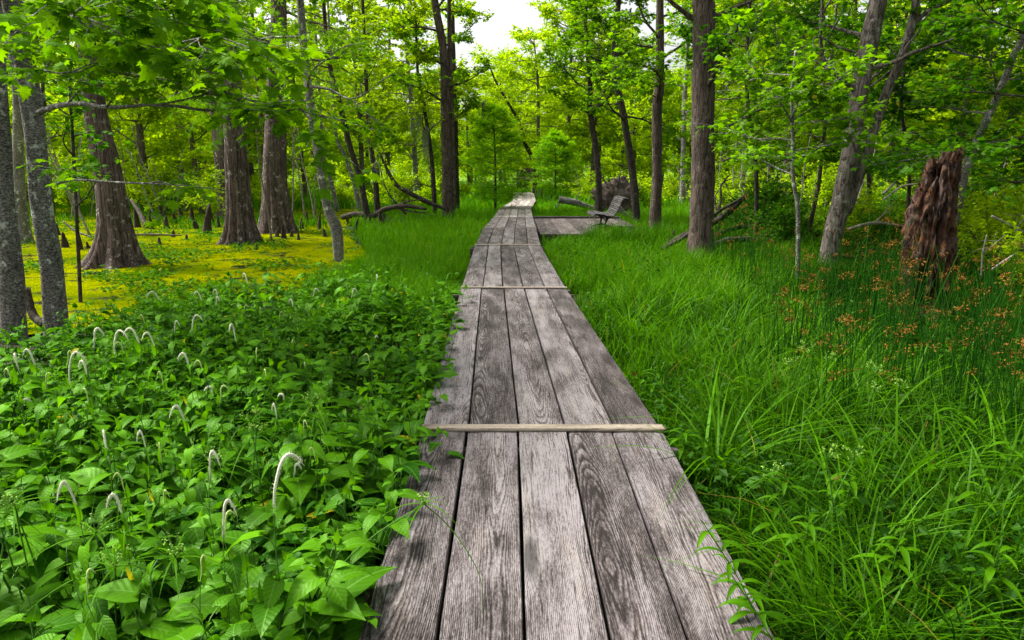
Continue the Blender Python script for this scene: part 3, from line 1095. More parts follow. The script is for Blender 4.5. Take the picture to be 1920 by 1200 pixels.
tree('slender_tree', 'faint thin leaning trunk behind the pale leaning trunk', [(632, 375), (618, 330), (606, 290)], [9, 8, 7], Y=29, bark='bark_grey', seed=25, limbs=7, hz=(3, 8), ll=(1.2, 2.4), leafm='mid', lsize=.14, nsub=5, ntw=4, nlf=8)
def double_extra(c, Q):
    Y = 24.6
    P = np.array([U(848, 399, Y), U(849, 330, Y), U(847, 250, Y), U(846, 170, Y), U(843, 90, Y), U(842, 0, Y), U(844, -120, Y)])
    P[0, 2] = -.05
    c.fork = MB()
    tube(c.fork, spline(P, 24), np.linspace(px_r(11, Y), px_r(6, Y), 24), 10)


tree('tall_tree', 'tall straight double trunk tree left of the boardwalk', [(838, 397), (838, 320), (836, 250), (835, 170), (831, 90), (815, 0)], [20, 18, 18, 17, 15, 13], Y=24.5, bark='bark_brown', seed=26, limbs=18, hz=(3.2, 12), ll=(1.3, 2.6), leafm='maple', lsize=.15, nsub=6, ntw=4, nlf=8, top=((-.3, 0, 3), (0, 0, 2.5)), extra=double_extra)
tree('tall_tree', 'dark thinner trunk close behind the double trunk tree', [(856, 388), (854, 320), (853, 230), (850, 140), (848, 40)], [13, 12, 11, 10, 9], Y=27.5, bark='bark_dark', seed=27, limbs=14, hz=(2.4, 10), ll=(1.2, 2.4), leafm='mid', lsize=.15, nsub=6, ntw=4, nlf=8)


def curve_extra(c, Q):
    P = np.array([U(762, 402, 23), U(740, 378, 23), U(722, 350, 23.2), U(712, 305, 23.4), U(722, 275, 23.6)])
    c.limb_path(spline(P, 9), .04, 5, 3, 5, sub=.4)


tree('mossy_tree', 'thin tree hung with grey moss left of the double trunk tree', [(815, 388), (812, 330), (806, 270), (795, 200), (783, 130)], [8, 8, 7, 6, 5], Y=25, bark='bark_dark', seed=28, limbs=12, hz=(2.2, 7.5), ll=(1.0, 2.0), leafm='mid', lsize=.14, nsub=6, ntw=4, nlf=8, extra=curve_extra)

# --- young feathery cypress left of the far path
def young_cypress(name, label, px, py, Y, H, seed, group=None, mat='cyp_bright'):
    b = U(px, py, Y)
    b[2] = 0
    root = empty(name, b, label, 'cypress', group)
    mb = MB()
    P = spline([b + (0, 0, -.1), b + (.03, 0, H * .4), b + (-.02, 0, H * .8), b + (0, 0, H)], 24)
    tube(mb, P, np.linspace(.055, .008, 24), 10)
    mb.build('trunk', M['bark_dark'], root, b)
    c = Crown('frond', .17, seed, .3, .1)
    n = 60
    for i in range(n):
        f = .12 + .86 * i / n
        L = 1.25 * math.sin(PI * min(1, (f * .9 + .18))) ** .8 + .1
        p = P[min(23, int(f * 23))]
        c.limb(p, i * 2.4, c.r.uniform(.1, .4), L * c.r.uniform(.7, 1.1), .012, 6, 3, 8, -.01, .08, .40, .28)
    c.finish(root, b, M['bark_dark'], M[mat])
    return root


young_cypress('young_cypress', 'bright feathery young cypress with thin dark stem left of the path end', 928, 378, 27, 4.2, 31)
young_cypress('young_cypress', 'low feathery young cypress right of the far path bend', 1040, 372, 36, 3.6, 32)

# --- right of the boardwalk
tree('slender_tree', 'thin wavy dark tree directly behind the bench', [(1125, 390), (1122, 330), (1116, 270), (1106, 205), (1106, 150), (1098, 60), (1100, -20)], [13, 11, 11, 10, 9, 7, 6], Y=23, bark='bark_dark', seed=41, limbs=20, hz=(3.2, 9.5), ll=(1.2, 2.5), leafm='maple', lsize=.15, nsub=6, ntw=4, nlf=8, top=((0, 0, 2), ))
tree('slender_tree', 'curving dark slender tree right of the bench', [(1196, 402), (1188, 340), (1178, 270), (1168, 210), (1158, 160), (1153, 95), (1160, 0)], [16, 14, 13, 12, 12, 11, 9], Y=21, bark='bark_dark', seed=42, limbs=18, hz=(3.0, 8.5), ll=(1.2, 2.5), leafm='maple', lsize=.14, nsub=6, ntw=4, nlf=8, top=((.2, 0, 2), ))
tree('slender_tree', 'straight brown tree between the curving tree and the thick trunk', [(1227, 440), (1231, 360), (1232, 290), (1232, 210), (1237, 150), (1237, 50), (1238, -30)], [25, 19, 18, 18, 17, 14, 12], bark='bark_brown', Y=17.5, seed=43, limbs=16, hz=(3.1, 9), ll=(1.3, 2.6), leafm='maple', lsize=.13, nsub=6, ntw=4, nlf=8, top=((0, 0, 2), ))
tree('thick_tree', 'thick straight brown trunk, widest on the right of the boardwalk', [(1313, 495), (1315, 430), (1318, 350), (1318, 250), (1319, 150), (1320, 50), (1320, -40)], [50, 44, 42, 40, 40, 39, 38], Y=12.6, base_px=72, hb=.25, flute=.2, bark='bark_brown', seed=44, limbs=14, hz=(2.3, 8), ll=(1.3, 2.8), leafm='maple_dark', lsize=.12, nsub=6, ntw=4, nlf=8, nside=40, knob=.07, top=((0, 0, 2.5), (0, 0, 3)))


def twin_extra(c, Q):
    Y = 11.3
    P = np.array([U(1586, 400, Y), U(1606, 345, Y), U(1624, 295, Y), U(1641, 235, Y), U(1664, 170, Y), U(1690, 110, Y), U(1708, 50, Y), U(1718, 0, Y), U(1726, -90, Y), U(1735, -260, Y)])
    c.fork = MB()
    tube(c.fork, spline(P, 30), np.interp(np.linspace(0, 1, 30), [0, .5, 1], [px_r(18, Y), px_r(16, Y), px_r(11, Y)]), 12)
    P2 = np.array([U(1706, 52, Y), U(1735, 25, Y), U(1785, 0, Y), U(1840, -40, Y)])
    c.limb_path(spline(P2, 8), .05, 5, 4, 8, sub=.4)
    P3 = np.array([U(1605, 98, Y), U(1570, 88, Y), U(1535, 68, Y), U(1515, 85, Y - .2), U(1490, 90, Y - .3), U(1455, 75, Y - .4), U(1440, 30, Y - .5)])
    c.limb_path(spline(P3, 12), .018, 5, 3, 7, sub=.3)


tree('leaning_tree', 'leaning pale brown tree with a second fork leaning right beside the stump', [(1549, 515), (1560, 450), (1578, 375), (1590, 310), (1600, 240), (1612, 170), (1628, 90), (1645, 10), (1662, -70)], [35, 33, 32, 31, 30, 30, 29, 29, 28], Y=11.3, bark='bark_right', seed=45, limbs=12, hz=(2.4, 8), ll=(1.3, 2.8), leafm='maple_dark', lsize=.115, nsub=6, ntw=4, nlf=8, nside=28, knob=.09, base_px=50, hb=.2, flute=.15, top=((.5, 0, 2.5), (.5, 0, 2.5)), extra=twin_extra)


def sap_extra(c, Q):
    Y = 9.8
    for pts in ([(1485, 230), (1462, 190), (1430, 150), (1405, 110), (1398, 60)], [(1482, 225), (1500, 180), (1502, 140)], [(1486, 225), (1520, 205), (1550, 185)]):
        P = np.array([U(x, y, Y - .1 * i) for i, (x, y) in enumerate(pts)])
        c.limb_path(spline(P, 9), .014, 5, 3, 7, sub=.4)


tree('sapling', 'thin upright sapling between the thick trunk and the leaning tree', [(1504, 470), (1496, 400), (1487, 330), (1486, 228), (1484, 180)], [9, 8, 7, 6, 5], Y=9.8, bark='bark_grey', seed=46, limbs=9, hz=(1.6, 3.2), ll=(.8, 1.4), leafm='maple', leaf='mid', lsize=.115, nsub=5, ntw=3, nlf=7, nside=10, top=((0, 0, .6),), extra=sap_extra, el=(-.1, .3))
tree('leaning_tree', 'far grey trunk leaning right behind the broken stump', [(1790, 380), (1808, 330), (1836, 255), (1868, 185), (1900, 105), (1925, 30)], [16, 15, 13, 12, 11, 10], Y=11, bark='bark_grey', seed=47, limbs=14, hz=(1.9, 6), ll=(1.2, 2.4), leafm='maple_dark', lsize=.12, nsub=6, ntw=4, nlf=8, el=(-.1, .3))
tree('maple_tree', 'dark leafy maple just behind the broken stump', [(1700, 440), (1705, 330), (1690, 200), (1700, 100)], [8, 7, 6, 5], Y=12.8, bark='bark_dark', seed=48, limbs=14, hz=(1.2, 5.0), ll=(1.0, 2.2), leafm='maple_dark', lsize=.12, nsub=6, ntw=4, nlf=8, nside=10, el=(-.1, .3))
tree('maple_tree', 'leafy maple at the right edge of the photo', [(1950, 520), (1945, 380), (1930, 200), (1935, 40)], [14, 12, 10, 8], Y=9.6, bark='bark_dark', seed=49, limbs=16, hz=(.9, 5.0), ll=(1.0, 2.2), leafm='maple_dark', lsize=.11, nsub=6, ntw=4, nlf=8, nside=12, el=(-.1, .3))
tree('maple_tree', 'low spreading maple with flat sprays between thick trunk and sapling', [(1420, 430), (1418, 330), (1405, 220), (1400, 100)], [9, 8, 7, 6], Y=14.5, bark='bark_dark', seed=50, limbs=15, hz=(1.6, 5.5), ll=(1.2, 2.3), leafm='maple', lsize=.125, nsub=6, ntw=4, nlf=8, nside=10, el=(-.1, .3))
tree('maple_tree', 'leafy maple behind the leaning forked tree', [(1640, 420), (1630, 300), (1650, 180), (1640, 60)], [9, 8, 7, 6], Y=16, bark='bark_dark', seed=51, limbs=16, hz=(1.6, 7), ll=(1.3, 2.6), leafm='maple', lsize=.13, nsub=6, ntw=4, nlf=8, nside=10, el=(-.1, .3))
tree('slender_tree', 'orange brown sapling stem between sapling and leaning forked tree', [(1512, 425), (1530, 370), (1538, 320)], [8, 8, 7], Y=15.5, bark='bark_brown', seed=52, limbs=7, hz=(2.2, 6), ll=(1.0, 2.2), leafm='maple', lsize=.13, nsub=5, ntw=4, nlf=7)
tree('slender_tree', 'short grey trunk far behind, left of the thick trunk', [(1280, 372), (1281, 300), (1283, 200)], [11, 9, 8], Y=32, bark='bark_grey', seed=53, limbs=10, hz=(3, 10), ll=(1.4, 2.8), leafm='mid', lsize=.15, nsub=5, ntw=4, nlf=8)
tree('slender_tree', 'thin curved dark tree leaning over the end of the path', [(1003, 335), (1000, 305), (985, 270), (976, 235), (960, 205), (948, 185)], [9, 8, 7, 6, 5, 5], Y=42, bark='bark_dark', seed=54, limbs=9, hz=(3.5, 9), ll=(1.2, 2.4), leafm='bright', leaf='far', lsize=.16, nsub=5, ntw=4, nlf=8, top=((-.6, 0, 1), (-.4, 0, 1)))

# ------------------------------------------------------------------ far wood: a few kinds, copied
def wood_tree(name, label, group, H, W, seed, leafm, hz0, n_l, bark='bark_dark', lsz=.20, loc=(0, 0, 0)):
    r = np.random.default_rng(seed)
    bark = 'bark_far' if bark == 'bark_dark' else bark
    root = empty(name, (0, 0, 0), label, 'tree', group)
    lean = r.uniform(-.06, .06, 2) * H
    P = [(0, 0, -.2), (lean[0] * .3, lean[1] * .3, H * .35), (lean[0] * .4, lean[1], H * .7), (lean[0], lean[1], H)]
    mb, Q, rr = trunk_mesh(P, [.15, .12, .08, .02], 30, 10, seed, base_r=.24, hb=.4)
    mb.build('trunk', M[bark], root)
    c = Crown('far', lsz, seed, .7, .2)
    for i in range(n_l):
        z = hz0 + (H * .97 - hz0) * ((i + c.r.uniform(0, 1)) / n_l)
        f = (z - hz0) / (H - hz0)
        L = W * (math.sin(PI * (.18 + .72 * f)) ** .7) * c.r.uniform(.7, 1.15)
        c.limb(at_height(Q, z), i * 2.4 + c.r.uniform(-.4, .4), c.r.uniform(.0, .6), L, .04, 7, 5, 10, .0, .16, .5, .6)
    c.finish(root, (0, 0, 0), M[bark], M[leafm])
    return root


KINDS = [
    wood_tree('wood_tree', 'bright leafy tree of the wood beyond the swamp', 'leafy trees of the wood', 10.5, 2.6, 101, 'bright', 1.4, 26),
    wood_tree('wood_tree', 'bright leafy tree of the wood beyond the swamp', 'leafy trees of the wood', 9.0, 2.9, 102, 'bright', 1.0, 26),
    wood_tree('wood_tree', 'bright leafy tree of the wood beyond the swamp', 'leafy trees of the wood', 12.5, 2.7, 103, 'mid', 2.2, 28),
    wood_tree('wood_tree', 'bright leafy tree of the wood beyond the swamp', 'leafy trees of the wood', 11.5, 3.0, 104, 'mid', 1.6, 28, 'bark_grey'),
]


def shrub(name, label, group, H, W, seed, leafm, nst=10, lsz=.14):
    r = np.random.default_rng(seed)
    root = empty(name, (0, 0, 0), label, 'shrub', group)
    c = Crown('far', lsz, seed, .5, .2)
    for i in range(nst):
        c.limb((r.uniform(-.2, .2), r.uniform(-.2, .2), 0), i * 2.4, r.uniform(.5, 1.35), H * r.uniform(.6, 1.1), .014, 7, 3, 9, .0, .18, W / H * .45, .4)
    c.finish(root, (0, 0, 0), M['bark_dark'], M[leafm])
    return root


SH = [shrub('swamp_shrub', 'round leafy shrub of the swamp thicket', 'shrubs of the swamp thicket', 2.0, 2.0, 111, 'bright'),
      shrub('swamp_shrub', 'round leafy shrub of the swamp thicket', 'shrubs of the swamp thicket', 1.5, 1.8, 112, 'mid'),
      shrub('swamp_shrub', 'round leafy shrub of the swamp thicket', 'shrubs of the swamp thicket', 2.6, 2.2, 113, 'mid')]

placed = []
used = [False] * 4


def put(kinds, flags, i, x, y, sc_, rz):
    if not flags[i]:
        flags[i] = True
        o = kinds[i]
        if o.name not in KIDS:
            KIDS[o.name] = [(c, list(c.children)) for c in o.children]
        o.location = (x, y, 0)
        o.rotation_euler = (0, 0, rz)
        o.scale = (sc_, sc_, sc_)
        return o
    return copy_thing(kinds[i], (x, y, 0), rz, sc_)


shade_trees = [((6.2, .2), 'unseen leafy tree added to shade the near right side of the boardwalk start')]  # added out of view, only to shade the near ground
for (x_, y_), lb in shade_trees:
    o = copy_thing(KINDS[2], (x_, y_, 0), x_, 1.15, lb)
    if 'group' in o:
        del o['group']
r5 = np.random.default_rng(55)
# rows of the wood: x measured as photograph column, so each row fills the view and a little beyond
n_w = 0
for Y, step, lo, hi, (k0, k1) in ((30, 105, -250, 2170, (0, 4)), (38, 85, -200, 2120, (0, 4)), (48, 70, -150, 2070, (0, 4)), (60, 62, -150, 2070, (0, 2)), (74, 55, -150, 2070, (0, 2))):
    x = lo
    while x < hi:
        x += step * r5.uniform(.7, 1.3)
        yy = Y * r5.uniform(.92, 1.10)
        X = (x - 960) / F * yy
        i = int(r5.integers(k0, k1))
        s_ = r5.uniform(.8, 1.15)
        if 850 < x < 1010:
            # sky opening over the path: low and far only
            if yy < 46:
                continue
            # tree tops near row 130 in the photograph
            lim = ((315 - (125 + 15 * r5.uniform(-1, 1))) / F * yy + CAMZ)
            s_ = min(s_, lim / (10.5, 9.0, 12.5, 11.5)[i])
        elif 560 < x < 1300 and yy < 36:
            continue
        if x < 700 and yy < 36 and r5.uniform() < .35:
            continue
        put(KINDS, used, i, X, yy, s_, r5.uniform(0, 6.28))
        n_w += 1
us = [False] * 3
for Y, step, lo, hi in ((25, 120, -200, 2100), (33, 80, -150, 2050), (45, 60, -100, 2000)):
    x = lo
    while x < hi:
        x += step * r5.uniform(.6, 1.4)
        yy = Y * r5.uniform(.9, 1.12)
        X = (x - 960) / F * yy
        if 880 < x < 1030 and yy < 46:
            continue
        if yy < 29 and 560 < x < 1290:
            continue
        if yy < 29 and x < 640 and r5.uniform() < .5:
            continue
        put(SH, us, int(r5.integers(0, 3)), X, yy, r5.uniform(.6, 1.1), r5.uniform(0, 6.28))
        n_w += 1
print('wood', n_w)

# the far edge of the wood: one mass nobody could count
mb = MB()
n = 60000
ang = r5.uniform(-.85, .85, n)
dist = r5.uniform(86, 100, n)
X, Yy = dist * np.sin(ang), dist * np.cos(ang)
top = 8.5 + 1.6 * np.sin(X * .13) + 1.2 * np.sin(X * .31 + 1) + 3.0 * np.minimum(1, np.abs(X + 2) / 26)
Z = r5.uniform(0, 1, n) ** .8 * top
d = nrm(r5.normal(0, 1, (n, 3)))
scatter(mb, L_FAR_V, L_FAR_Q, None, np.c_[X, Yy, Z], frames(d, r5.normal(0, .6, (n, 3)) + (0, 0, 1)), r5.uniform(.35, .7, n), np.clip(r5.normal(.5, .25, n), 0, 1))
tag(mb.build('distant_wood', M['bright'], None, smooth=False), 'far edge of the green wood', None, None, 'stuff')

# ------------------------------------------------------------------ lizard's tail plants
BED = [(-6.0, .2), (-5.4, 4.2), (-4.4, 6.0), (-4.2, 7.4), (-3.6, 8.6), (-2.2, 9.0), (-.7, 7.6), (-.72, .2)]
LIZ = "leafy swamp plant with heart-shaped leaves in the bed left of the boardwalk"
LIZF = "heart-leaved swamp plant with a drooping white flower spike left of the boardwalk"


def tilt(q, d):
    """move along a tube"""
    return q + d


def spike_mesh(top, az, L, bud, rg):
    """nodding tail of tiny flowers that starts at top, arches over and hangs its tip"""
    a = np.array([math.cos(az), math.sin(az), 0])
    up = L * .62
    dr_, fw = rg.uniform(.25, 1.0), rg.uniform(.7, 1.25) * (L / .15)
    P = spline([top, top + a * .010 + (0, 0, up * .5), top + a * .024 * fw + (0, 0, up * .92), top + a * .044 * fw + (0, 0, up * 1.10),
                top + a * .066 * fw + (0, 0, up * (1.08 - .16 * dr_)), top + a * .086 * fw + (0, 0, up * (1.02 - .52 * dr_))], 22)
    rad = np.interp(np.linspace(0, 1, 22), [0, .1, .45, .8, 1], [.0018, .0040, .0056, .0040, .0008]) * (.62 if bud else 1.0)
    mb = MB()
    R = rad[:, None] * (1 + rg.uniform(-.25, .25, (22, 7)))
    tube(mb, P, R, 7)
    if not bud:
        n = 260
        t = rg.uniform(0, .93, n) * 21
        i = t.astype(int)
        q = P[i] + (P[i + 1] - P[i]) * (t - i)[:, None]
        d = nrm(rg.normal(0, 1, (n, 3)))
        s = nrm(rg.normal(0, 1, (n, 3))) * .0011
        V = np.stack([q - s, q + s, q + d * rg.uniform(.008, .0145, n)[:, None]], 1).reshape(-1, 3)
        mb.add(V, None, np.arange(n * 3).reshape(-1, 3))
    return mb


def liz_plant(name, label, group, seed, nst, H, spike=None, lmax=.135):
    rg = np.random.default_rng(seed)
    root = empty(name, (0, 0, 0), label, 'plant', group)
    st = MB()
    pos, dr, sz, up = [], [], [], []
    spikes = []
    for k in range(nst):
        h = H * (1 if k == 0 else rg.uniform(.55, 1.0))
        b = np.array([0, 0, 0]) if k == 0 else np.r_[rg.normal(0, .07, 2), 0]
        ln = rg.normal(0, .16 if k else .04, 2)
        nn = int(rg.integers(6, 9))
        P = [b + (0, 0, -.03)]
        az = rg.uniform(0, 6.28)
        for i in range(nn):
            f = (i + 1) / nn
            zig = .008 * (1 if i % 2 else -1)
            P.append(b + np.array([ln[0] * f * h + zig * math.cos(az), ln[1] * f * h + zig * math.sin(az), h * f]))
        P = np.array(P)
        tube(st, spline(P, nn * 2 + 1), np.linspace(.0042, .0018, nn * 2 + 1), 5, cap=False)
        for i in range(2, nn + 1):
            a2 = az + (PI if i % 2 else 0) + rg.normal(0, .7)
            a = np.array([math.cos(a2), math.sin(a2), 0])
            f = i / nn
            pl = rg.uniform(.03, .065) * (1.2 - .5 * f)
            e = P[i] + a * pl * .8 + (0, 0, pl * .75)
            tube(st, spline([P[i], P[i] + a * pl * .3 + (0, 0, pl * .5), e], 5), np.linspace(.0018, .0012, 5), 4, cap=False)
            pos.append(e)
            dr.append(a + (0, 0, rg.uniform(-.55, .30)))
            up.append(np.array([0, 0, 1.0]) + a * .35 + rg.normal(0, .22, 3))
            sz.append(lmax * (1 - .42 * f ** 3) * rg.uniform(.72, 1.15) * (.55 if i == nn else 1))
        # young folded leaf at the tip
        pos.append(P[-1])
        dr.append(np.r_[rg.normal(0, .3, 2), 1.0])
        up.append(np.r_[rg.normal(0, 1, 2), 0])
        sz.append(.055 * rg.uniform(.7, 1.3))
        if spike and k < len(spike):
            L, bud = spike[k]
            top = P[-1]
            spikes.append((spike_mesh(top, 0.0 + rg.uniform(-.5, .5) + (PI if seed % 2 else 0), L, bud, rg), bud))
    st.build('stem', M['stem'], root)
    mb = MB()
    pos, dr, up, sz = map(np.array, (pos, dr, up, sz))
    scatter(mb, L_H_V, L_H_Q, None, pos, frames(dr, up), sz, np.clip(rg.normal(.45, .28, len(pos)), 0, 1), L_H_A)
    mb.build('foliage', M['liz'], root, smooth=True)
    for m, bud in spikes:
        m.build('flower_spike', M['spike_bud'] if bud else M['spike'], root)
    KIDS[root.name] = [(c, list(c.children)) for c in root.children]
    return root


LK = [liz_plant('lizard_tail_plant', LIZ, 'leafy lizard tail plants of the bed', 300 + i, (4, 5, 3, 5, 4, 3, 4, 5)[i], (.50, .56, .44, .62, .52, .38, .58, .47)[i], None, (.185, .165, .19, .175, .15, .16, .20, .17)[i]) for i in range(8)]
LF = [liz_plant('flowering_lizard_tail', LIZF, 'flowering lizard tail plants of the bed', 320 + i, 3, .50, sp, .165) for i, sp in enumerate([((.19, 0),), ((.16, 0),), ((.13, 0), (.09, 1)), ((.11, 0),), ((.11, 1),), ((.09, 1), (.08, 0))])]
r6 = np.random.default_rng(66)
fl_used = [False] * 6
# (photograph column and row of the arch, size class, plant height, own label)
SPK = [(163, 632, 2, .66, 'plant with white and greenish flower spikes closest to the two mottled trunks'), (203, 640, 0, .62, None), (262, 632, 1, .62, None), (292, 640, 1, .6, None),
       (118, 690, 0, .68, 'tall white drooping flower spike left, above dark leaves'), (303, 555, 1, .58, None), (378, 552, 1, .55, None), (404, 548, 3, .55, None), (357, 595, 1, .58, None),
       (445, 607, 1, .6, None), (352, 678, 3, .6, None), (462, 528, 1, .55, None), (412, 742, 4, .6, None), (352, 765, 1, .62, None), (513, 760, 3, .6, None), (374, 855, 2, .66, None),
       (208, 818, 2, .66, None), (270, 812, 3, .64, None), (148, 915, 1, .68, None), (225, 930, 3, .64, None), (402, 955, 2, .66, None), (442, 970, 4, .62, None),
       (507, 925, 0, .66, 'tallest white flower spike, standing upright low in the photo near the boardwalk'), (228, 880, 4, .62, None), (710, 515, 3, .5, None), (545, 570, 3, .52, None), (525, 595, 4, .5, None),
       (272, 602, 4, .55, None), (328, 600, 3, .55, None), (20, 670, 3, .64, None), (30, 705, 5, .6, None), (85, 715, 4, .6, None), (157, 700, 3, .6, None), (180, 735, 4, .6, None), (310, 700, 4, .6, None),
       (220, 655, 4, .6, None), (455, 575, 4, .5, None), (475, 585, 4, .5, None), (590, 545, 3, .5, None), (577, 565, 4, .5, None), (640, 540, 4, .5, None), (660, 548, 3, .5, None), (694, 590, 5, .5, None),
       (560, 790, 5, .58, None), (695, 660, 4, .52, None), (545, 640, 5, .5, None), (505, 700, 5, .52, None), (580, 830, 4, .5, None), (190, 1075, 4, .6, None), (60, 660, 1, .6, None), (390, 690, 5, .55, None), (500, 655, 4, .55, None), (410, 560, 3, .5, None)]
for (px, py, k, h, lb) in SPK:
    L = (.19, .17, .15, .13, .12, .10)[k] * (.55 if k != 5 else .4)
    q = G(px, py, h + .06 + L)
    s_ = (h + .06) / .50
    o = LF[k]
    if fl_used[k]:
        o = copy_thing(LF[k], (q[0], q[1], 0), r6.normal(0, .6) + (PI if r6.uniform() < .35 else 0), (r6.uniform(.7, 1.15), 1.0, s_ * r6.uniform(.94, 1.05)))
        if q[1] < 3 and k != 0:
            o.scale = (.72 * r6.uniform(.7, 1.15), .72, s_ * .96)
    else:
        fl_used[k] = True
        o.location = (q[0], q[1], 0)
        o.scale = (1, 1, s_)
    if lb:
        o['label'] = lb
        if 'group' in o:
            del o['group']
    else:
        o['label'] = LIZF
        o['group'] = 'flowering lizard tail plants of the bed'
pts = []
tries = 0
while len(pts) < 245 and tries < 60000:
    tries += 1
    y = r6.uniform(.75, 9.0)
    x = r6.uniform(-.80 * y - .35, -.66)
    if not inpoly(x, y, BED) or x > deck_l(y) - .02:
        continue
    # the little channel of open water by the boardwalk
    if -1.34 < x < -.98 and 4.3 < y < 7.0:
        continue
    md = (.20 if y < 2.6 else .15) + .011 * y
    if any((x - a) ** 2 + (y - b) ** 2 < md * md for a, b in pts):
        continue
    pts.append((x, y))
pts += [(float(deck_l(y_)) - (.12 if y_ < 3 else .03) - r6.uniform(0, .06), y_) for y_ in (1.5, 1.9, 2.25, 2.7, 3.1, 3.35, 3.9, 4.2, 4.6, 5.2, 5.7, 6.4, 7.0)] + [(float(deck_l(y_)) - (.14 if y_ < 3 else .05) - r6.uniform(0, .03), y_) for y_ in (2.05, 2.55, 3.55, 3.75, 4.35, 4.8, 5.0, 5.5, 6.0, 6.8, 7.5)]
print('liz', len(pts), tries)
lk_used = [False] * 8
for x, y in pts:
    k = int(r6.integers(0, 8))
    s_ = r6.uniform(.78, 1.08)
    if y < 3.2:
        g_ = 1.38 if y < 2.4 else 1.2
        s_ = (s_ * g_, s_ * g_, s_)
    if lk_used[k]:
        copy_thing(LK[k], (x, y, 0), r6.uniform(0, 6.28), s_)
    else:
        lk_used[k] = True
        LK[k].location = (x, y, 0)
        LK[k].scale = s_ if isinstance(s_, tuple) else (s_,) * 3
# low tangle of smaller leaves under and behind the tall ones
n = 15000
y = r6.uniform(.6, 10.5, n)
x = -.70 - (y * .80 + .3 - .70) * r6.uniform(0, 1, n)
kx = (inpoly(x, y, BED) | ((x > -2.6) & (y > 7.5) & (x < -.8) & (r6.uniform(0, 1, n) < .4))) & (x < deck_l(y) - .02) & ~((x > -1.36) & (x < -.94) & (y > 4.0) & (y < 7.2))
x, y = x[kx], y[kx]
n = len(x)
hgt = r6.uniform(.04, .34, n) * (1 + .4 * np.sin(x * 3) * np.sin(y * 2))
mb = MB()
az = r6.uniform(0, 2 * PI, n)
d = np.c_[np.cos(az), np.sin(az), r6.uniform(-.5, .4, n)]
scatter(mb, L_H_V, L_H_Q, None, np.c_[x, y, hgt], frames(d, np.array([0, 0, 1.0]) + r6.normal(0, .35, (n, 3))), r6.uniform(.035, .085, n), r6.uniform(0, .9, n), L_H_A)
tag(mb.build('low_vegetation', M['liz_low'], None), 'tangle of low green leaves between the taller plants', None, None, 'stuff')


# ------------------------------------------------------------------ grass
def blades(mb, x, y, h, w, az, bend, tint, z0=0.0, k=5):
    n = len(x)
    t = np.linspace(0, 1, k)
    A = np.stack([np.cos(az), np.sin(az)], 1)
    hor = (h * bend)[:, None] * t[None] ** 2
    ver = h[:, None] * (t[None] - (.42 * bend[:, None] * t[None] ** 2.6))
    C = np.zeros((n, k, 3))
    C[:, :, 0] = x[:, None] + A[:, :1] * hor
    C[:, :, 1] = y[:, None] + A[:, 1:] * hor
    C[:, :, 2] = z0 + ver
    ta = az + PI / 2 + np.random.default_rng(n).normal(0, .5, n)
    S = np.stack([np.cos(ta), np.sin(ta), np.zeros(n)], 1)
    wd = (w / 2)[:, None] * (1 - t[None] ** 2.2)[:, :] * np.where(t[None] < .15, .7, 1)
    Lf = C - S[:, None] * wd[..., None]
    Rt = C + S[:, None] * wd[..., None]
    V = np.concatenate([Lf[:, :-1], Rt[:, :-1], C[:, -1:]], 1)          # k-1 left, k-1 right, tip
    m = 2 * (k - 1) + 1
    q = np.array([[i, k - 1 + i, k + i, i + 1] for i in range(k - 2)])
    tr = np.array([[k - 2, 2 * k - 3, 2 * k - 2]])
    off = (np.arange(n) * m)[:, None, None]
    at = np.zeros((n, m, 3))
    at[:, :, 0] = tint[:, None]
    mb.add(V.reshape(-1, 3), (q[None] + off).reshape(-1, 4), (tr[None] + off).reshape(-1, 3), tint=at.reshape(-1, 3))


r7 = np.random.default_rng(77)


def clump_xy(n, nc, x0f, x1f, y0, y1, sig, powr=1.0):
    """n blades gathered in nc clumps; x range given as functions of y"""
    cy = y0 + (y1 - y0) * r7.uniform(0, 1, nc) ** powr
    cx = x0f(cy) + (x1f(cy) - x0f(cy)) * r7.uniform(0, 1, nc)
    ci = r7.integers(0, nc, n)
    return cx[ci] + r7.normal(0, sig, n), cy[ci] + r7.normal(0, sig, n), ci


def grass(name, label, mat, n, nc, x0f, x1f, y0, y1, hr, wr, sig, powr=1.0, bend=(.2, .9), mask=None, hmod=None, tshift=0.0):
    x, y, ci = clump_xy(n, nc, x0f, x1f, y0, y1, sig, powr)
    ch = r7.uniform(.45, 1.25, nc)[ci]
    ct = r7.uniform(-.32, .30, nc)[ci]
    ok = ~on_deck(x, y, .015)
    if mask is not None:
        ok &= mask(x, y)
    x, y, ch, ct = x[ok], y[ok], ch[ok], ct[ok]
    m = len(x)
    h = r7.uniform(*hr, m) * ch
    h = h * np.where((x > 3.2) & (x < 6.6) & (y > 4.6) & (y < 9), .45, 1.0)
    # blades at the deck's edge stay shorter
    if hmod is not None:
        h = h * hmod(x, y)
    az = r7.uniform(0, 2 * PI, m)
    bnd = r7.uniform(*bend, m)
    mb = MB()
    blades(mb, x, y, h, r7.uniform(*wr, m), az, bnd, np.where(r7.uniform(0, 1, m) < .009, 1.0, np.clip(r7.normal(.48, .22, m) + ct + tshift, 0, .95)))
    return tag(mb.build(name, mat, None, smooth=True), label, None, None, 'stuff')


duckL = lambda x, y: ~inpoly(x, y, LEFT_DUCK)
edge = lambda x, y: np.clip(.45 + .9 * np.minimum(np.abs(x - deck_r(y)), np.abs(x - deck_l(y))), .45, 1.0)
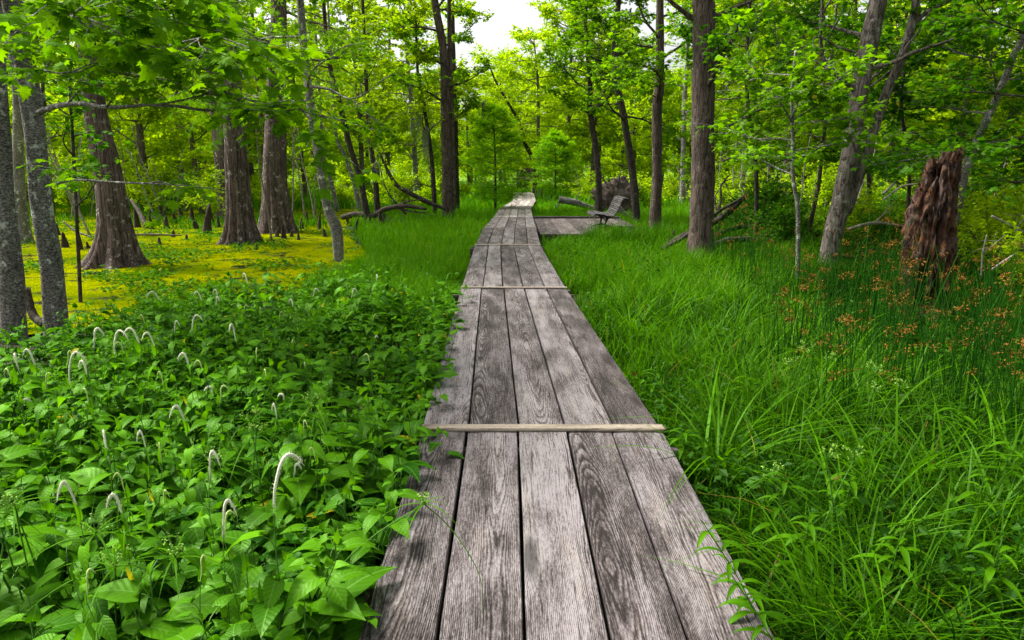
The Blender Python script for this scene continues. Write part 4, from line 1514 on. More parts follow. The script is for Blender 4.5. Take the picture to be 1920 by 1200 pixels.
# right of the boardwalk
shade = lambda x, y: (x < .34 * y + .55) | (r7.uniform(0, 1, len(x)) < .55)
grass('grass', 'bright grass close to the right edge of the boardwalk, tinted down as shade', M['grass'], 11000, 300, lambda y: deck_r(y) + .02, lambda y: .82 * y + .5, .75, 4.6, (.30, .72), (.007, .016), .09, .8, (.25, 1.1), shade, edge, -.22)  # lowered tint puts the near right shade into the blade colour
grass('grass', 'grass on the right of the boardwalk, darkened by colour as shade', M['grass_dark'], 20000, 420, lambda y: deck_r(y) + .1, lambda y: .82 * y + .5, .8, 8, (.25, .62), (.006, .014), .12, .8, (.25, 1.2), None, edge, -.22)  # dark blades and lowered tint stand in for shade at the near right
grass('grass', 'bright grass right of the boardwalk in the middle distance', M['grass'], 15000, 420, lambda y: deck_r(y) + .0, lambda y: .30 * y + 1.3, 4.2, 10.5, (.26, .62), (.008, .018), .13, 1, (.2, .9), None, edge, .22)
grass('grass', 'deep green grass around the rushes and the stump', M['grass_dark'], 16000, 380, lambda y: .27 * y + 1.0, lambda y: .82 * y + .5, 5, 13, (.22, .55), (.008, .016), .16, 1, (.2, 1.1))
grass('grass', 'bright grass right of the boardwalk before the platform', M['grass'], 30000, 520, lambda y: deck_r(y), lambda y: .34 * y + 1.8, 10, 16.5, (.25, .56), (.008, .016), .18, 1, (.15, .8), None, edge, .34)
grass('grass', 'scattered bright grass reaching into the rushes', M['grass'], 12000, 420, lambda y: .20 * y + 1.0, lambda y: .74 * y + .5, 4, 14, (.25, .62), (.007, .015), .12, 1, (.25, 1.1), None, None, -.05)
# left strip
lstrip = lambda x, y: ~inpoly(x, y, LEFT_DUCK)
grass('grass', 'bright grass strip left of the boardwalk', M['grass'], 34000, 600, lambda y: np.maximum(-.30 * y - .2, -4.6), lambda y: deck_l(y), 7.2, 17, (.22, .46), (.007, .014), .16, 1, (.15, .8), lstrip, edge, .42)
grass('grass', 'bright grass along the far boardwalk', M['grass'], 42000, 900, lambda y: -.20 * y - 2.4, lambda y: .16 * y + 3.2, 15, 34, (.25, .50), (.014, .028), .3, 1, (.1, .7), lstrip, None, .42)
grass('grass', 'tall far marsh grass', M['grass'], 45000, 1200, lambda y: -.8 * y, lambda y: .8 * y, 30, 60, (.4, .95), (.03, .06), .5, 1, (.1, .6), None, None, .3)
grass('grass', 'sparse grass in the duckweed swamp at the right', M['grass'], 14000, 260, lambda y: .30 * y + .5, lambda y: .8 * y, 16, 34, (.22, .50), (.014, .028), .3, 1, (.1, .7), None, None, .1)
grass('grass', 'sparse grass in the duckweed swamp at the left', M['grass'], 7000, 170, lambda y: -.8 * y, lambda y: -.25 * y, 20, 34, (.22, .50), (.014, .028), .3, 1, (.1, .7), None, None, .1)
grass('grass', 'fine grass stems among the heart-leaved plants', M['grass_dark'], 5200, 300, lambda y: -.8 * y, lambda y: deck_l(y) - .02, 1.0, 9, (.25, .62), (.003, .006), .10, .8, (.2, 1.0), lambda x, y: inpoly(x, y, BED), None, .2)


grass('grass', 'taller grass hiding the front of the bench platform', M['grass'], 5200, 120, lambda y: y * 0 + PF_X0 + 1.1, lambda y: y * 0 + PF_X1 + 1.5, PF_Y0 - 1.3, PF_Y0 - .05, (.42, .70), (.010, .018), .13, 1, (.1, .6), None, None, .05)
# broad small leaves mixed into the grass on the right
n = 26000
y = r7.uniform(1.0, 14, n)
x = deck_r(y) + .05 + (y * .80 + .3 - deck_r(y)) * r7.uniform(0, 1, n)
msk = np.array([mn.noise(Vector((a_ * 1.1, b_ * 1.1, 12))) for a_, b_ in zip(x, y)])
x, y = x[msk > -.02], y[msk > -.02]
n = len(x)
mb = MB()
az = r7.uniform(0, 2 * PI, n)
scatter(mb, L_FAR_V, L_FAR_Q, None, np.c_[x, y, r7.uniform(.05, .46, n)], frames(np.c_[np.cos(az), np.sin(az), r7.uniform(-.5, .5, n)], np.array([0, 0, 1.0]) + r7.normal(0, .5, (n, 3))), r7.uniform(.025, .065, n), r7.uniform(0, .9, n))
tag(mb.build('small_herb_vegetation', M['grass_dark'], None, smooth=False), 'small broad leaves mixed into the grass on the right', None, None, 'stuff')


# larger arching tufts, each a plant of its own
def tuft(name, label, group, seed, n, h, w, mat, bend=(.5, 1.3)):
    rg = np.random.default_rng(seed)
    mb = MB()
    rr = rg.normal(0, .035, (n, 2))
    blades(mb, rr[:, 0], rr[:, 1], rg.uniform(.6, 1.1, n) * h, rg.uniform(.7, 1.2, n) * w, rg.uniform(0, 6.28, n), rg.uniform(*bend, n), np.clip(rg.normal(.6, .2, n), 0, .95), 0.0, 9)
    return tag(mb.build(name, mat), label, 'grass tuft', group)


TL = 'arching tuft of long bright grass blades right of the boardwalk'
TG = 'arching grass tufts right of the boardwalk'
TK = [tuft('grass_tuft', TL, TG, 400 + i, (26, 20, 30)[i], (.80, .68, .92)[i], .017, M['grass']) for i in range(3)]
tpts = [(1490, 720), (1440, 830), (1560, 700), (1380, 690), (1330, 620), (1620, 780), (1500, 900), (1700, 860), (1250, 560), (1800, 780), (1420, 960), (1600, 1010), (1760, 1080), (1520, 1120), (1680, 1180), (1850, 960), (1300, 740), (1200, 520), (1380, 580), (1870, 700), (1640, 900), (1480, 640), (1900, 1120), (1350, 850), (1560, 1180), (1290, 900), (1420, 1080), (1760, 900), (1820, 1040), (1600, 640), (1700, 700), (1780, 820), (1530, 780), (1460, 1010), (1340, 780), (1900, 860), (1270, 640), (1640, 1120), (1180, 590), (1730, 980)]
for i, (px, py) in enumerate(tpts):
    q = G(px, py + 60, .1)
    k = i % 3
    if on_deck(q[0], q[1], .12):
        continue
    if i == 0:
        tpts2 = 1
    if i < 3:
        TK[k].location = (q[0], q[1], 0)
    else:
        o = TK[k].copy()
        COL.objects.link(o)
        o.location = (q[0], q[1], 0)
        o.rotation_euler = (0, 0, r7.uniform(0, 6.28))
        s_ = r7.uniform(.75, 1.1)
        o.scale = (s_, s_, s_)


r9 = np.random.default_rng(99)
tn = 0
while tn < 46:
    right = r9.uniform() < .62
    yy = r9.uniform(5.5, 15.5)
    xx = r9.uniform(float(deck_r(yy)) + .25, .33 * yy + 1.2) if right else r9.uniform(-.26 * yy - .3, float(deck_l(yy)) - .25)
    if on_deck(np.array([xx]), np.array([yy]), .15)[0] or inpoly(xx, yy, LEFT_DUCK) or (not right and yy < 8):
        continue
    tn += 1
    o = TK[tn % 3].copy()
    COL.objects.link(o)
    o.location = (xx, yy, 0)
    o.rotation_euler = (0, 0, r9.uniform(0, 6.28))
    s_ = r9.uniform(.6, .95)
    o.scale = (s_ * .85, s_ * .85, s_)
    if not right:
        o['label'] = 'arching tuft of long bright grass blades left of the boardwalk'
        o['group'] = 'arching grass tufts left of the boardwalk'


# rushes with rusty seed heads
def rush(name, label, group, seed, n=26, h=.95):
    rg = np.random.default_rng(seed)
    root = empty(name, (0, 0, 0), label, 'rush', group)
    mb, heads = MB(), []
    for i in range(n):
        b = np.r_[rg.normal(0, .075, 2), 0]
        a = rg.uniform(0, 6.28)
        L = h * rg.uniform(.55, 1.1)
        le = rg.uniform(.02, .28) * L
        P = spline([b, b + (math.cos(a) * le * .3, math.sin(a) * le * .3, L * .55), b + (math.cos(a) * le, math.sin(a) * le, L)], 7)
        tube(mb, P, np.linspace(.0042, .0012, 7), 4, cap=False, tint=rg.uniform(0, 1))
        if rg.uniform() < .30:
            sd_ = MB()
            heads.append(sd_)
            c = P[5] if rg.uniform() < .6 else P[6]
            m = 22
            q = c + rg.normal(0, .017, (m, 3)) * (1, 1, .8)
            dd = nrm(q - c + rg.normal(0, .01, (m, 3)))
            s = nrm(rg.normal(0, 1, (m, 3))) * .0042
            V = np.stack([q - s, q + dd * .012, q + s, q - dd * .006], 1).reshape(-1, 3)
            sd_.add(V, np.arange(m * 4).reshape(-1, 4))
            q2 = q[::3]
            s2 = nrm(rg.normal(0, 1, (len(q2), 3))) * .0012
            V = np.stack([np.repeat(c[None], len(q2), 0), q2 - s2, q2 + s2], 1).reshape(-1, 3)
            sd_.add(V, None, np.arange(len(q2) * 3).reshape(-1, 3))
    mb.build('stem', M['rush'], root)
    for sd_ in heads:
        sd_.build('seed_head', M['seed'], root, smooth=False)
    KIDS[root.name] = [(c, []) for c in root.children]
    return root


RK = [rush('rush_clump', 'clump of dark green rushes with rusty seed heads around the stump', 'rush clumps around the stump', 430 + i, (30, 22, 26)[i], (1.1, .95, 1.2)[i]) for i in range(3)]
rp = [(1500, 600), (1540, 640), (1580, 610), (1470, 560), (1430, 540), (1620, 650), (1660, 680), (1700, 650), (1750, 700), (1790, 660), (1650, 600), (1840, 690), (1880, 720), (1600, 720), (1560, 560), (1400, 520), (1900, 780), (1830, 800), (1700, 740), (1520, 700),
      (1370, 520), (1780, 620), (1600, 560), (1720, 560), (1680, 620), (1820, 740), (1550, 780), (1470, 760), (1640, 840), (1780, 860), (1890, 900), (1560, 860), (1400, 580), (1340, 510), (1860, 560), (1860, 640), (1640, 560), (1580, 520), (1450, 610), (1750, 790), (1910, 640), (1680, 820)]
for i, (px, py) in enumerate(rp):
    q = G(px, py)
    s_ = r7.uniform(.85, 1.2)
    if i < 3:
        RK[i].location = (q[0], q[1], 0)
    else:
        copy_thing(RK[i % 3], (q[0], q[1], 0), r7.uniform(0, 6.28), s_)


# umbrella sedges with green seed clusters and long radiating bracts
def sedge(name, label, stems, seed, sc_=1.0, group=None, off=None):
    """stems: list of (base, hub) points"""
    rg = np.random.default_rng(seed)
    b0 = np.array(stems[0][0], float)
    root = empty(name, b0, label, 'sedge', group)
    st, br, heads = MB(), MB(), []
    for b, hub in stems:
        sd_ = MB()
        heads.append(sd_)
        b, hub = np.array(b, float), np.array(hub, float)
        P = spline([b, b * .4 + hub * .6 + (0, 0, .05), hub], 9)
        tube(st, P, np.linspace(.004, .0022, 9), 5, cap=False)
        n = 8
        az = np.arange(n) / n * 6.28 + rg.uniform(-.3, .3, n)
        for a in az:
            L = rg.uniform(.16, .38) * sc_
            m = 8
            t = np.linspace(0, 1, m)
            C = hub + np.c_[np.cos(a) * L * t, np.sin(a) * L * t, L * (.30 * t - .62 * t ** 2)]
            S = np.array([-math.sin(a), math.cos(a), 0]) * .0034
            wv = (1 - t ** 2)[:, None]
            V = np.concatenate([C - S * wv, C + S * wv])
            q = [[i, i + 1, m + i + 1, m + i] for i in range(m - 1)]
            br.add(V, q, None, tint=float(rg.uniform(.2, .9)))
        for j in range(9):
            a = rg.uniform(0, 6.28)
            c = hub + np.array([math.cos(a), math.sin(a), 0]) * rg.uniform(.015, .055) * sc_ + (0, 0, rg.uniform(.02, .07) * sc_)
            tube(st, [hub, (hub + c) / 2 + (0, 0, .008), c], [.0012, .001, .0008], 3, cap=False)
            mm = 14
            q = c + rg.normal(0, .0055, (mm, 3))
            s = nrm(rg.normal(0, 1, (mm, 3))) * .0026
            dd = nrm(rg.normal(0, 1, (mm, 3))) * .0045
            sd_.add(np.stack([q - s, q + dd, q + s, q - dd], 1).reshape(-1, 3), np.arange(mm * 4).reshape(-1, 4))
    st.build('stem', M['stem'], root, b0)
    br.build('bracts', M['grass'], root, b0)
    for sd_ in heads:
        sd_.build('seed_head', M['seed_green'], root, b0, smooth=False)
    return root


h1 = U(795, 945, 2.15)
s1 = sedge('umbrella_sedge', 'umbrella sedge leaning over the left edge of the boardwalk, long blade curving down', [((-.95, 2.35, 0), h1)], 501, .55)
mb = MB()
P = spline([h1, U(840, 985, 2.12), U(880, 1040, 2.05), U(902, 1090, 2.0), U(905, 1150, 1.93)], 16)
V = np.concatenate([P - (.0035, 0, 0) * np.linspace(1, .2, 16)[:, None], P + (.0035, 0, 0) * np.linspace(1, .2, 16)[:, None]])
mb.add(V, [[i, i + 1, 17 + i, 16 + i] for i in range(15)], None, tint=.5)
mb.build('long_blade', M['grass'], s1, h1 * 0 + np.array([-.95, 2.35, 0]))
for i, (px, py, z, lb) in enumerate([(470, 790, .72, 'umbrella sedge with green seed heads above the heart leaves, mid bed'), (590, 760, .70, 'umbrella sedge with seed heads nearest the open water'), (520, 535, .74, 'umbrella sedge at the far edge of the heart-leaved bed'), (575, 590, .72, 'umbrella sedge before the bright grass strip'), (30, 960, .62, 'umbrella sedge at the left edge of the photo'), (1510, 660, .70, 'umbrella sedge with pale seed heads in the right grass'), (1640, 700, .70, 'umbrella sedge between stump and grass tufts'), (1550, 860, .62, 'umbrella sedge low in the right grass'), (180, 1000, .6, 'small umbrella sedge between the large heart leaves')]):
    hb_ = G(px, py, z)
    stems = [((hb_[0] + r7.normal(0, .06), hb_[1] + r7.uniform(.0, .15), 0), hb_)]
    for k in range(2):
        h2 = hb_ + np.r_[r7.normal(0, .12, 2), r7.uniform(-.14, .02)]
        stems.append(((hb_[0] + r7.normal(0, .04), hb_[1] + r7.normal(0, .04), 0), h2))
    sedge('umbrella_sedge', lb, stems, 510 + i, .9)


# narrow-leaved upright plants
def lance_plant(name, label, group, base, top, seed, nl=16, L=.12, mat='grass'):
    rg = np.random.default_rng(seed)
    base, top = np.array(base, float), np.array(top, float)
    root = empty(name, base, label, 'plant', group)
    st, lf = MB(), MB()
    P = spline([base, base * .5 + top * .5 + (0, 0, .06), top], 14)
    tube(st, P, np.linspace(.004, .0015, 14), 5, cap=False)
    for i in range(nl):
        f = .25 + .75 * i / nl
        p = P[min(13, int(f * 13))]
        a = i * 2.4 + rg.uniform(-.3, .3)
        l = L * rg.uniform(.7, 1.2) * (1.1 - .4 * f)
        m = 7
        t = np.linspace(0, 1, m)
        C = p + np.c_[np.cos(a) * l * t, np.sin(a) * l * t, l * (.55 * t - .75 * t ** 2)]
        S = np.array([-math.sin(a), math.cos(a), 0])
        wv = (np.sin(PI * np.clip(t * .93 + .05, 0, 1)) * l * .10)[:, None]
        V = np.concatenate([C - S * wv, C - (0, 0, .004), C + S * wv])
        q = [[i2, i2 + 1, m + i2 + 1, m + i2] for i2 in range(m - 1)] + [[m + i2, m + i2 + 1, 2 * m + i2 + 1, 2 * m + i2] for i2 in range(m - 1)]
        lf.add(V, q, None, tint=float(np.clip(rg.normal(.6, .2), 0, .95)))
    st.build('stem', M['stem'], root, base)
    lf.build('foliage', M[mat], root, base)
    return root


lance_plant('narrow_leaf_plant', 'narrow-leaved green sprig reaching over the right boardwalk edge, upper one', None, (.98, 2.05, 0), U(1315, 975, 2.05), 601, 22, .13)
lance_plant('narrow_leaf_plant', 'narrow-leaved green sprig drooping on the right boardwalk edge, lower one', None, (.98, 1.82, 0), U(1370, 1075, 1.85), 602, 22, .13)
for i, (px, py, z) in enumerate([(1475, 880, .55), (1520, 960, .5), (1850, 880, .55), (1230, 690, .42), (1690, 1000, .5), (1800, 760, .55), (1285, 800, .4), (1400, 700, .5), (1600, 880, .52), (1880, 1010, .55), (1340, 660, .45), (1660, 800, .55), (1900, 820, .6), (1210, 610, .4)]):
    t_ = G(px, py, z)
    lance_plant('narrow_leaf_plant', 'upright narrow-leaved plant among the grass right of the boardwalk', 'narrow-leaved plants in the right grass', (t_[0], t_[1] + .05, 0), t_, 610 + i, 18, .16)

# small floating herbs on the duckweed
n = 60000
y = r7.uniform(5.5, 26, n)
x = r7.uniform(-1, 1, n)
x = np.where(r7.uniform(0, 1, n) < .68, -2.3 - (y * .8 - 2.3) * np.abs(x), 2.0 + (y * .8 - 2) * np.abs(x))
msk = np.array([mn.noise(Vector((a * .55, b * .55, 2))) + .4 * mn.noise(Vector((a * 2.1, b * 2.1, 7))) for a, b in zip(x, y)])
ok = (msk > .08) & (inpoly(x, y, LEFT_DUCK) | inpoly(x, y, RIGHT_DUCK) | (x > 3))
x, y = x[ok], y[ok]
n = len(x)
mb = MB()
az = r7.uniform(0, 2 * PI, n)
scatter(mb, L_FAR_V * (1.5, 1, 1), L_FAR_Q, None, np.c_[x, y, .03 + r7.uniform(.0, .11, n)], frames(np.c_[np.cos(az), np.sin(az), r7.uniform(-.2, .6, n)], np.array([0, 0, 1.0]) + r7.normal(0, .4, (n, 3))), r7.uniform(.035, .085, n), r7.uniform(0, .6, n))
tag(mb.build('water_herb_vegetation', M['grass'], None, smooth=False), 'patches of small green herbs on the duckweed', None, None, 'stuff')

# ------------------------------------------------------------------ cypress knees
KN = [(122, 466, 24, 11, 'short cypress knee left of the wide cypress, leftmost'), (151, 470, 26, 9, 'slim cypress knee beside the wide cypress'), (167, 468, 12, 6, 'tiny cypress knee touching the wide cypress base'),
      (313, 430, 20, 9, 'cypress knee between wide and middle cypress, the one by the twig'), (285, 431, 22, 8, None), (273, 430, 20, 6, None), (257, 428, 34, 9, 'tall leaning cypress knee right of the wide cypress trunk'),
      (368, 431, 14, 11, 'stubby flat topped cypress knee before the middle cypress'), (388, 440, 44, 13, 'tallest cypress knee, pointed, left of the middle cypress'), (398, 424, 30, 10, None), (412, 428, 20, 6, None), (340, 410, 16, 8, None), (305, 408, 18, 9, None), (288, 412, 14, 7, None),
      (565, 431, 17, 8, 'pointed cypress knee right of the pale streaked cypress'), (533, 449, 22, 9, 'dark cypress knee in front of the pale streaked cypress'), (547, 446, 12, 7, None), (520, 446, 12, 8, None), (598, 432, 26, 6, None), (665, 438, 22, 8, 'cypress knee in the grass edge near the fallen branches'), (452, 466, 10, 8, 'small cypress knee right under the middle cypress'),
      (1248, 478, 26, 9, 'dark cypress knee just left of the thick trunk'), (1258, 470, 30, 10, None), (1262, 462, 16, 8, None), (1310, 500, 20, 8, 'cypress knee at the foot of the thick trunk'), (715, 425, 22, 10, None), (232, 452, 16, 8, None), (325, 446, 12, 7, None), (350, 452, 10, 6, None), (300, 460, 12, 7, None), (480, 470, 10, 6, None), (360, 418, 24, 8, None), (330, 420, 18, 7, None), (242, 412, 20, 8, None), (226, 418, 16, 7, None), (576, 420, 18, 7, None), (590, 412, 14, 6, None), (610, 446, 14, 7, None), (560, 452, 12, 6, None), (90, 470, 18, 8, None), (110, 442, 18, 7, None), (320, 400, 22, 9, None), (348, 398, 18, 8, None), (378, 402, 24, 9, None)]
for i, (px, py, hp, wp, lb) in enumerate(KN):
    b = G(px, py)
    Y = b[1]
    rg = np.random.default_rng(700 + i)
    H, W_ = 1.3 * hp * Y / F, px_r(wp * 1.35, Y)
    ln = rg.normal(0, .12, 2) * H
    k = 12
    P = spline([b - (0, 0, .05), b + (ln[0] * .4, ln[1] * .4, H * .5), b + (ln[0], ln[1], H)], k)
    n_ = 12
    ph = np.arange(n_) / n_ * 2 * PI
    R = np.interp(np.linspace(0, 1, k), [0, .15, .5, .85, 1], [1.25, .85, .6, .38, .12])[:, None] * W_ * (1 + .28 * np.sin(ph * 3 + i)[None] * np.linspace(1, .2, k)[:, None] + rg.normal(0, .07, (k, n_)))
    mb = MB()
    tube(mb, P, R, n_)
    o = mb.build('cypress_knee', M['knee'], None, b)
    o.location = b
    tag(o, lb or 'small brown cypress knee standing in the duckweed', 'cypress knee', None if lb else 'small cypress knees in the duckweed')

# ------------------------------------------------------------------ the rotten stump
YS = 7.9
sb = U(1730, 620, YS)
sb[2] = 0
rows = [(640, 1640, 1812), (600, 1662, 1800), (560, 1680, 1786), (520, 1684, 1789), (470, 1690, 1793), (430, 1696, 1795), (390, 1702, 1797), (350, 1716, 1800), (320, 1728, 1803), (300, 1738, 1804), (284, 1742, 1804)]
CP = np.array([U((a + b) / 2, y, YS) for y, a, b in rows])
CR = np.array([px_r(b - a, YS) for y, a, b in rows]) * .90
k, n_ = 90, 96
C = spline(CP, k)
C[0, 2] = -.05
R0 = np.interp(np.linspace(0, 1, k), np.linspace(0, 1, len(CR)), CR)
ph = np.arange(n_) / n_ * 2 * PI
V = np.zeros((k, n_, 3))
for i in range(k):
    for j in range(n_):
        cx, cy = math.cos(ph[j]), math.sin(ph[j])
        z = C[i, 2]
        a = mn.noise(Vector((cx * 2.2, cy * 2.2, z * 1.3)))
        b = mn.noise(Vector((cx * 6, cy * 6, z * 4 + 7)))
        c = mn.noise(Vector((cx * 15, cy * 15, z * 9 + 3)))
        g = mn.noise(Vector((cx * 3.2 + 4, cy * 3.2, z * 2.0 + 11)))
        r = R0[i] * (.84 + (.20 * a + .18 * b + .16 * c) * (1 if i < k * .6 else .6) + .10 * mn.noise(Vector((cx * 30, cy * 30, z * 14))) - 1.9 * max(0, g - .10))
        # the top is jagged: wall height depends on direction, higher on the right
        top = 1.0 + .10 * b
        zz = z
        f = i / (k - 1)
        if f > .80:
            cut = .93 + .06 * cx + .09 * mn.noise(Vector((cx * 4, cy * 4, 20))) + .05 * mn.noise(Vector((cx * 13, cy * 13, 30)))
            zt = C[0, 2] + (C[-1, 2] - C[0, 2]) * min(1.0, cut + .03)
            zz = min(z, zt + (z - zt) * .15) if z > zt else z
        V[i, j] = (C[i, 0] + cx * r, C[i, 1] + cy * r, zz)
# hollow: the wall turns in and goes down
inner = []
for m, (fr_, dz) in enumerate([(.80, -.01), (.62, -.10), (.5, -.30), (.2, -.42)]):
    row = V[-1].copy()
    cc = C[-1]
    row[:, :2] = cc[:2] + (row[:, :2] - cc[:2]) * fr_
    row[:, 2] += dz
    inner.append(row)
V = np.concatenate([V, np.array(inner)])
kk = len(V)
i = np.arange(kk - 1)[:, None] * n_
j = np.arange(n_)[None]
j2 = (j + 1) % n_
q = np.stack([i + j, i + j2, i + n_ + j2, i + n_ + j], -1).reshape(-1, 4)
mb = MB()
mb.add(V.reshape(-1, 3), q)
st_ = empty('broken_stump', sb, 'tall broken stump of rotten reddish wood among the rushes', 'stump')
rg = np.random.default_rng(720)
for i in range(420):      # splinters and hanging shreds
    a = rg.uniform(0, 6.28)
    f = rg.uniform(.1, 1.0)
    ii = int(f * (k - 1))
    p = V[ii, int(a / 6.28 * n_) % n_]
    o_ = nrm(np.array([math.cos(a), math.sin(a), 0]))
    L = rg.uniform(.04, .13)
    up_ = 1 if f > .93 else rg.choice([-1, 1])
    d = o_ * rg.uniform(.05, .4) + (0, 0, up_)
    tube(mb, [p - o_ * .01, p + d * L * .5, p + d * L + o_ * .01], [.008, .005, .001], 4)
mb.build('trunk', M['snag'], st_, sb)


# ------------------------------------------------------------------ fallen wood
def log(name, label, pts, w, bark='dead', cat='log', branches=(), seed=0, group=None, n=12):
    """pts: (col,row,depth) points; w: widths in photograph pixels"""
    P = np.array([U(*p) for p in pts])
    P[:, 2] = np.maximum(P[:, 2], .03)
    base = P[0].copy()
    base[2] = 0
    root = empty(name, base, label, cat, group)
    Y = np.mean([p[2] for p in pts])
    k = max(10, len(pts) * 6)
    Q = spline(P, k)
    rr = np.interp(np.linspace(0, 1, k), np.linspace(0, 1, len(w)), [px_r(a, Y) for a in w])
    rg = np.random.default_rng(seed + 900)
    R = rr[:, None] * (1 + rg.normal(0, .05, (k, n)))
    mb = MB()
    tube(mb, Q, R, n)
    mb.build('trunk', M[bark], root, base)
    bm = MB()
    for br in branches:
        B = spline([U(*p) for p in br[:-1]], 12)
        B[:, 2] = np.maximum(B[:, 2], .02)
        r0 = px_r(br[-1], Y)
        tube(bm, B, np.linspace(r0, r0 * .3, 12) * (1 + rg.normal(0, .06, 12)), 7)
        for t in range(3):
            i = int(rg.integers(3, 10))
            T = [B[i]]
            d = nrm(rg.normal(0, 1, 3) + (0, 0, .5))
            for _ in range(4):
                d = nrm(d + rg.normal(0, .25, 3))
                T.append(T[-1] + d * px_r(18, Y))
            tube(bm, T, np.linspace(r0 * .4, .002, 5), 4)
    if branches:
        bm.build('branches', M[bark], root, base)
    return root


log('fallen_log', 'mossy fallen log end pointing at the boardwalk, left of the bench', [(1048, 374, 27), (1075, 379, 27), (1103, 388, 27.3), (1128, 396, 27.6)], [13, 12, 10, 9], 'bark_grey', seed=1, branches=[((1050, 378, 27), (1043, 390, 27), (1038, 398, 27), 3), ((1078, 378, 27), (1088, 355, 27), (1083, 330, 27), 2)])
log('fallen_log', 'short broken log right behind the bench', [(1158, 386, 24), (1168, 398, 24), (1178, 408, 24)], [11, 9, 8], 'bark_grey', seed=2)
log('fallen_log', 'long dark fallen trunk crossing behind the thick trunk', [(1235, 475, 13.6), (1275, 445, 14.2), (1350, 410, 15), (1392, 372, 15.6), (1405, 360, 16)], [8, 10, 12, 9, 3], 'bark_dark', seed=3, branches=[((1330, 425, 15), (1350, 385, 15.1), (1352, 350, 15.2), (1366, 330, 15.3), 7), ((1355, 405, 15), (1372, 385, 15.1), (1385, 375, 15.2), 8), ((1350, 415, 15), (1345, 440, 14.9), (1338, 462, 14.8), 4)])
log('fallen_branch', 'long low dark branch lying between thick trunk and leaning tree', [(1335, 462, 13.6), (1370, 450, 13.8), (1440, 452, 14), (1530, 472, 14.2), (1580, 478, 14.3)], [11, 12, 11, 8, 5], 'bark_dark', seed=4, branches=[((1360, 455, 13.8), (1420, 444, 14), (1500, 436, 14.5), 7), ((1430, 452, 14), (1470, 470, 13.9), (1500, 492, 13.8), 4)])
log('fallen_branch', 'dark thin branches slanting behind the foot of the thick trunk', [(1240, 468, 13.4), (1290, 440, 13.9), (1345, 398, 14.4), (1398, 368, 14.8)], [6, 8, 7, 3], 'bark_dark', seed=21, branches=[((1345, 400, 14.4), (1340, 370, 14.5), (1356, 345, 14.6), 4), ((1300, 432, 14), (1330, 440, 13.9), (1360, 455, 13.8), 4)])
log('fallen_branch', 'low dark branch sloping down to the right from the thick trunk', [(1340, 440, 15), (1400, 425, 15.2), (1470, 440, 15.3), (1540, 452, 15.4)], [7, 8, 6, 3], 'bark_dark', seed=22, branches=[((1400, 426, 15.2), (1440, 405, 15.4), (1500, 398, 15.6), 4), ((1440, 432, 15.2), (1452, 415, 15.2), (1450, 395, 15.2), 3)])
log('fallen_branch', 'dark horizontal branch between the leaning forked tree and the stump', [(1560, 480, 12), (1620, 486, 12), (1690, 500, 12)], [8, 7, 5], 'bark_dark', seed=23, branches=[((1600, 484, 12), (1630, 470, 12), (1665, 462, 12), 4)])
log('dead_branch', 'grey dead limb lying level above the grass left of the stump', [(1590, 430, 13.5), (1640, 418, 13.5), (1700, 425, 13.5)], [6, 6, 4], 'dead_pale', seed=31, cat='branch', branches=[((1640, 418, 13.5), (1662, 395, 13.6), (1672, 368, 13.7), 3)])
log('fallen_log', 'dark rotting log lying low between the rushes left of the stump', [(1560, 540, 9.6), (1610, 548, 9.5), (1668, 545, 9.4)], [12, 15, 12], 'dead', seed=32)
log('fallen_branch', 'dark forked branch lying right of the stump at the photo edge', [(1815, 470, 11), (1860, 480, 11), (1925, 470, 11)], [8, 9, 6], 'bark_dark', seed=33, branches=[((1860, 480, 11), (1885, 455, 11), (1902, 425, 11), 4)])
log('fallen_log', 'grey fallen log with stub branches left of the leaning forked tree', [(1418, 385, 20), (1450, 408, 20), (1492, 416, 20)], [8, 16, 14], 'dead', seed=5, branches=[((1462, 408, 20), (1466, 385, 20), (1462, 366, 20), 9), ((1468, 395, 20), (1480, 405, 20), (1488, 412, 20), 5), ((1455, 380, 20), (1480, 350, 20), (1492, 335, 20), 3)])
log('fallen_branch', 'curved dark fallen branch left of the double trunk tree', [(640, 408, 22), (668, 402, 22), (700, 404, 22), (722, 392, 22), (760, 386, 22), (800, 392, 22)], [9, 11, 10, 9, 8, 5], 'dead', seed=6, branches=[((735, 390, 22), (765, 378, 22), (790, 374, 22), 5), ((745, 390, 22), (780, 398, 22), (805, 398, 22), 4), ((650, 405, 22), (652, 418, 22), (651, 424, 22), 6), ((720, 400, 22), (722, 415, 22), (724, 428, 22), 6)])
log('fallen_branch', 'bent dark branch rising from the fallen branches', [(835, 392, 24), (800, 378, 24), (765, 360, 24), (742, 345, 24), (722, 310, 24), (712, 285, 24)], [6, 9, 9, 8, 5, 3], 'bark_dark', seed=7, branches=[((728, 325, 24), (722, 300, 24), (726, 275, 24), 3), ((765, 360, 24), (780, 345, 24), (812, 352, 24), (828, 362, 24), 3)])
log('dead_branch', 'bare dead stem leaning over the boardwalk end', [(998, 360, 43.5), (1005, 347, 43.5), (1016, 333, 43.5)], [6, 5, 4], 'dead_pale', seed=8, cat='branch')
log('dead_branch', 'dark arched dead branch behind the end of the boardwalk', [(1002, 345, 47), (992, 338, 47), (978, 334, 47), (960, 336, 47)], [6, 5, 4, 3], 'dead', seed=9, cat='branch', branches=[((1003, 344, 47), (1006, 330, 47), (1000, 318, 47), 6)])
log('dead_branch', 'pale dead branch in front of the leafy thicket right of the stump', [(1860, 405, 9), (1900, 425, 9), (1930, 440, 9)], [4, 4, 3], 'dead_pale', seed=10, cat='branch', branches=[((1905, 428, 9), (1918, 412, 9), (1925, 400, 9), 2), ((1900, 425, 9), (1918, 460, 9), (1925, 480, 9), 3)])
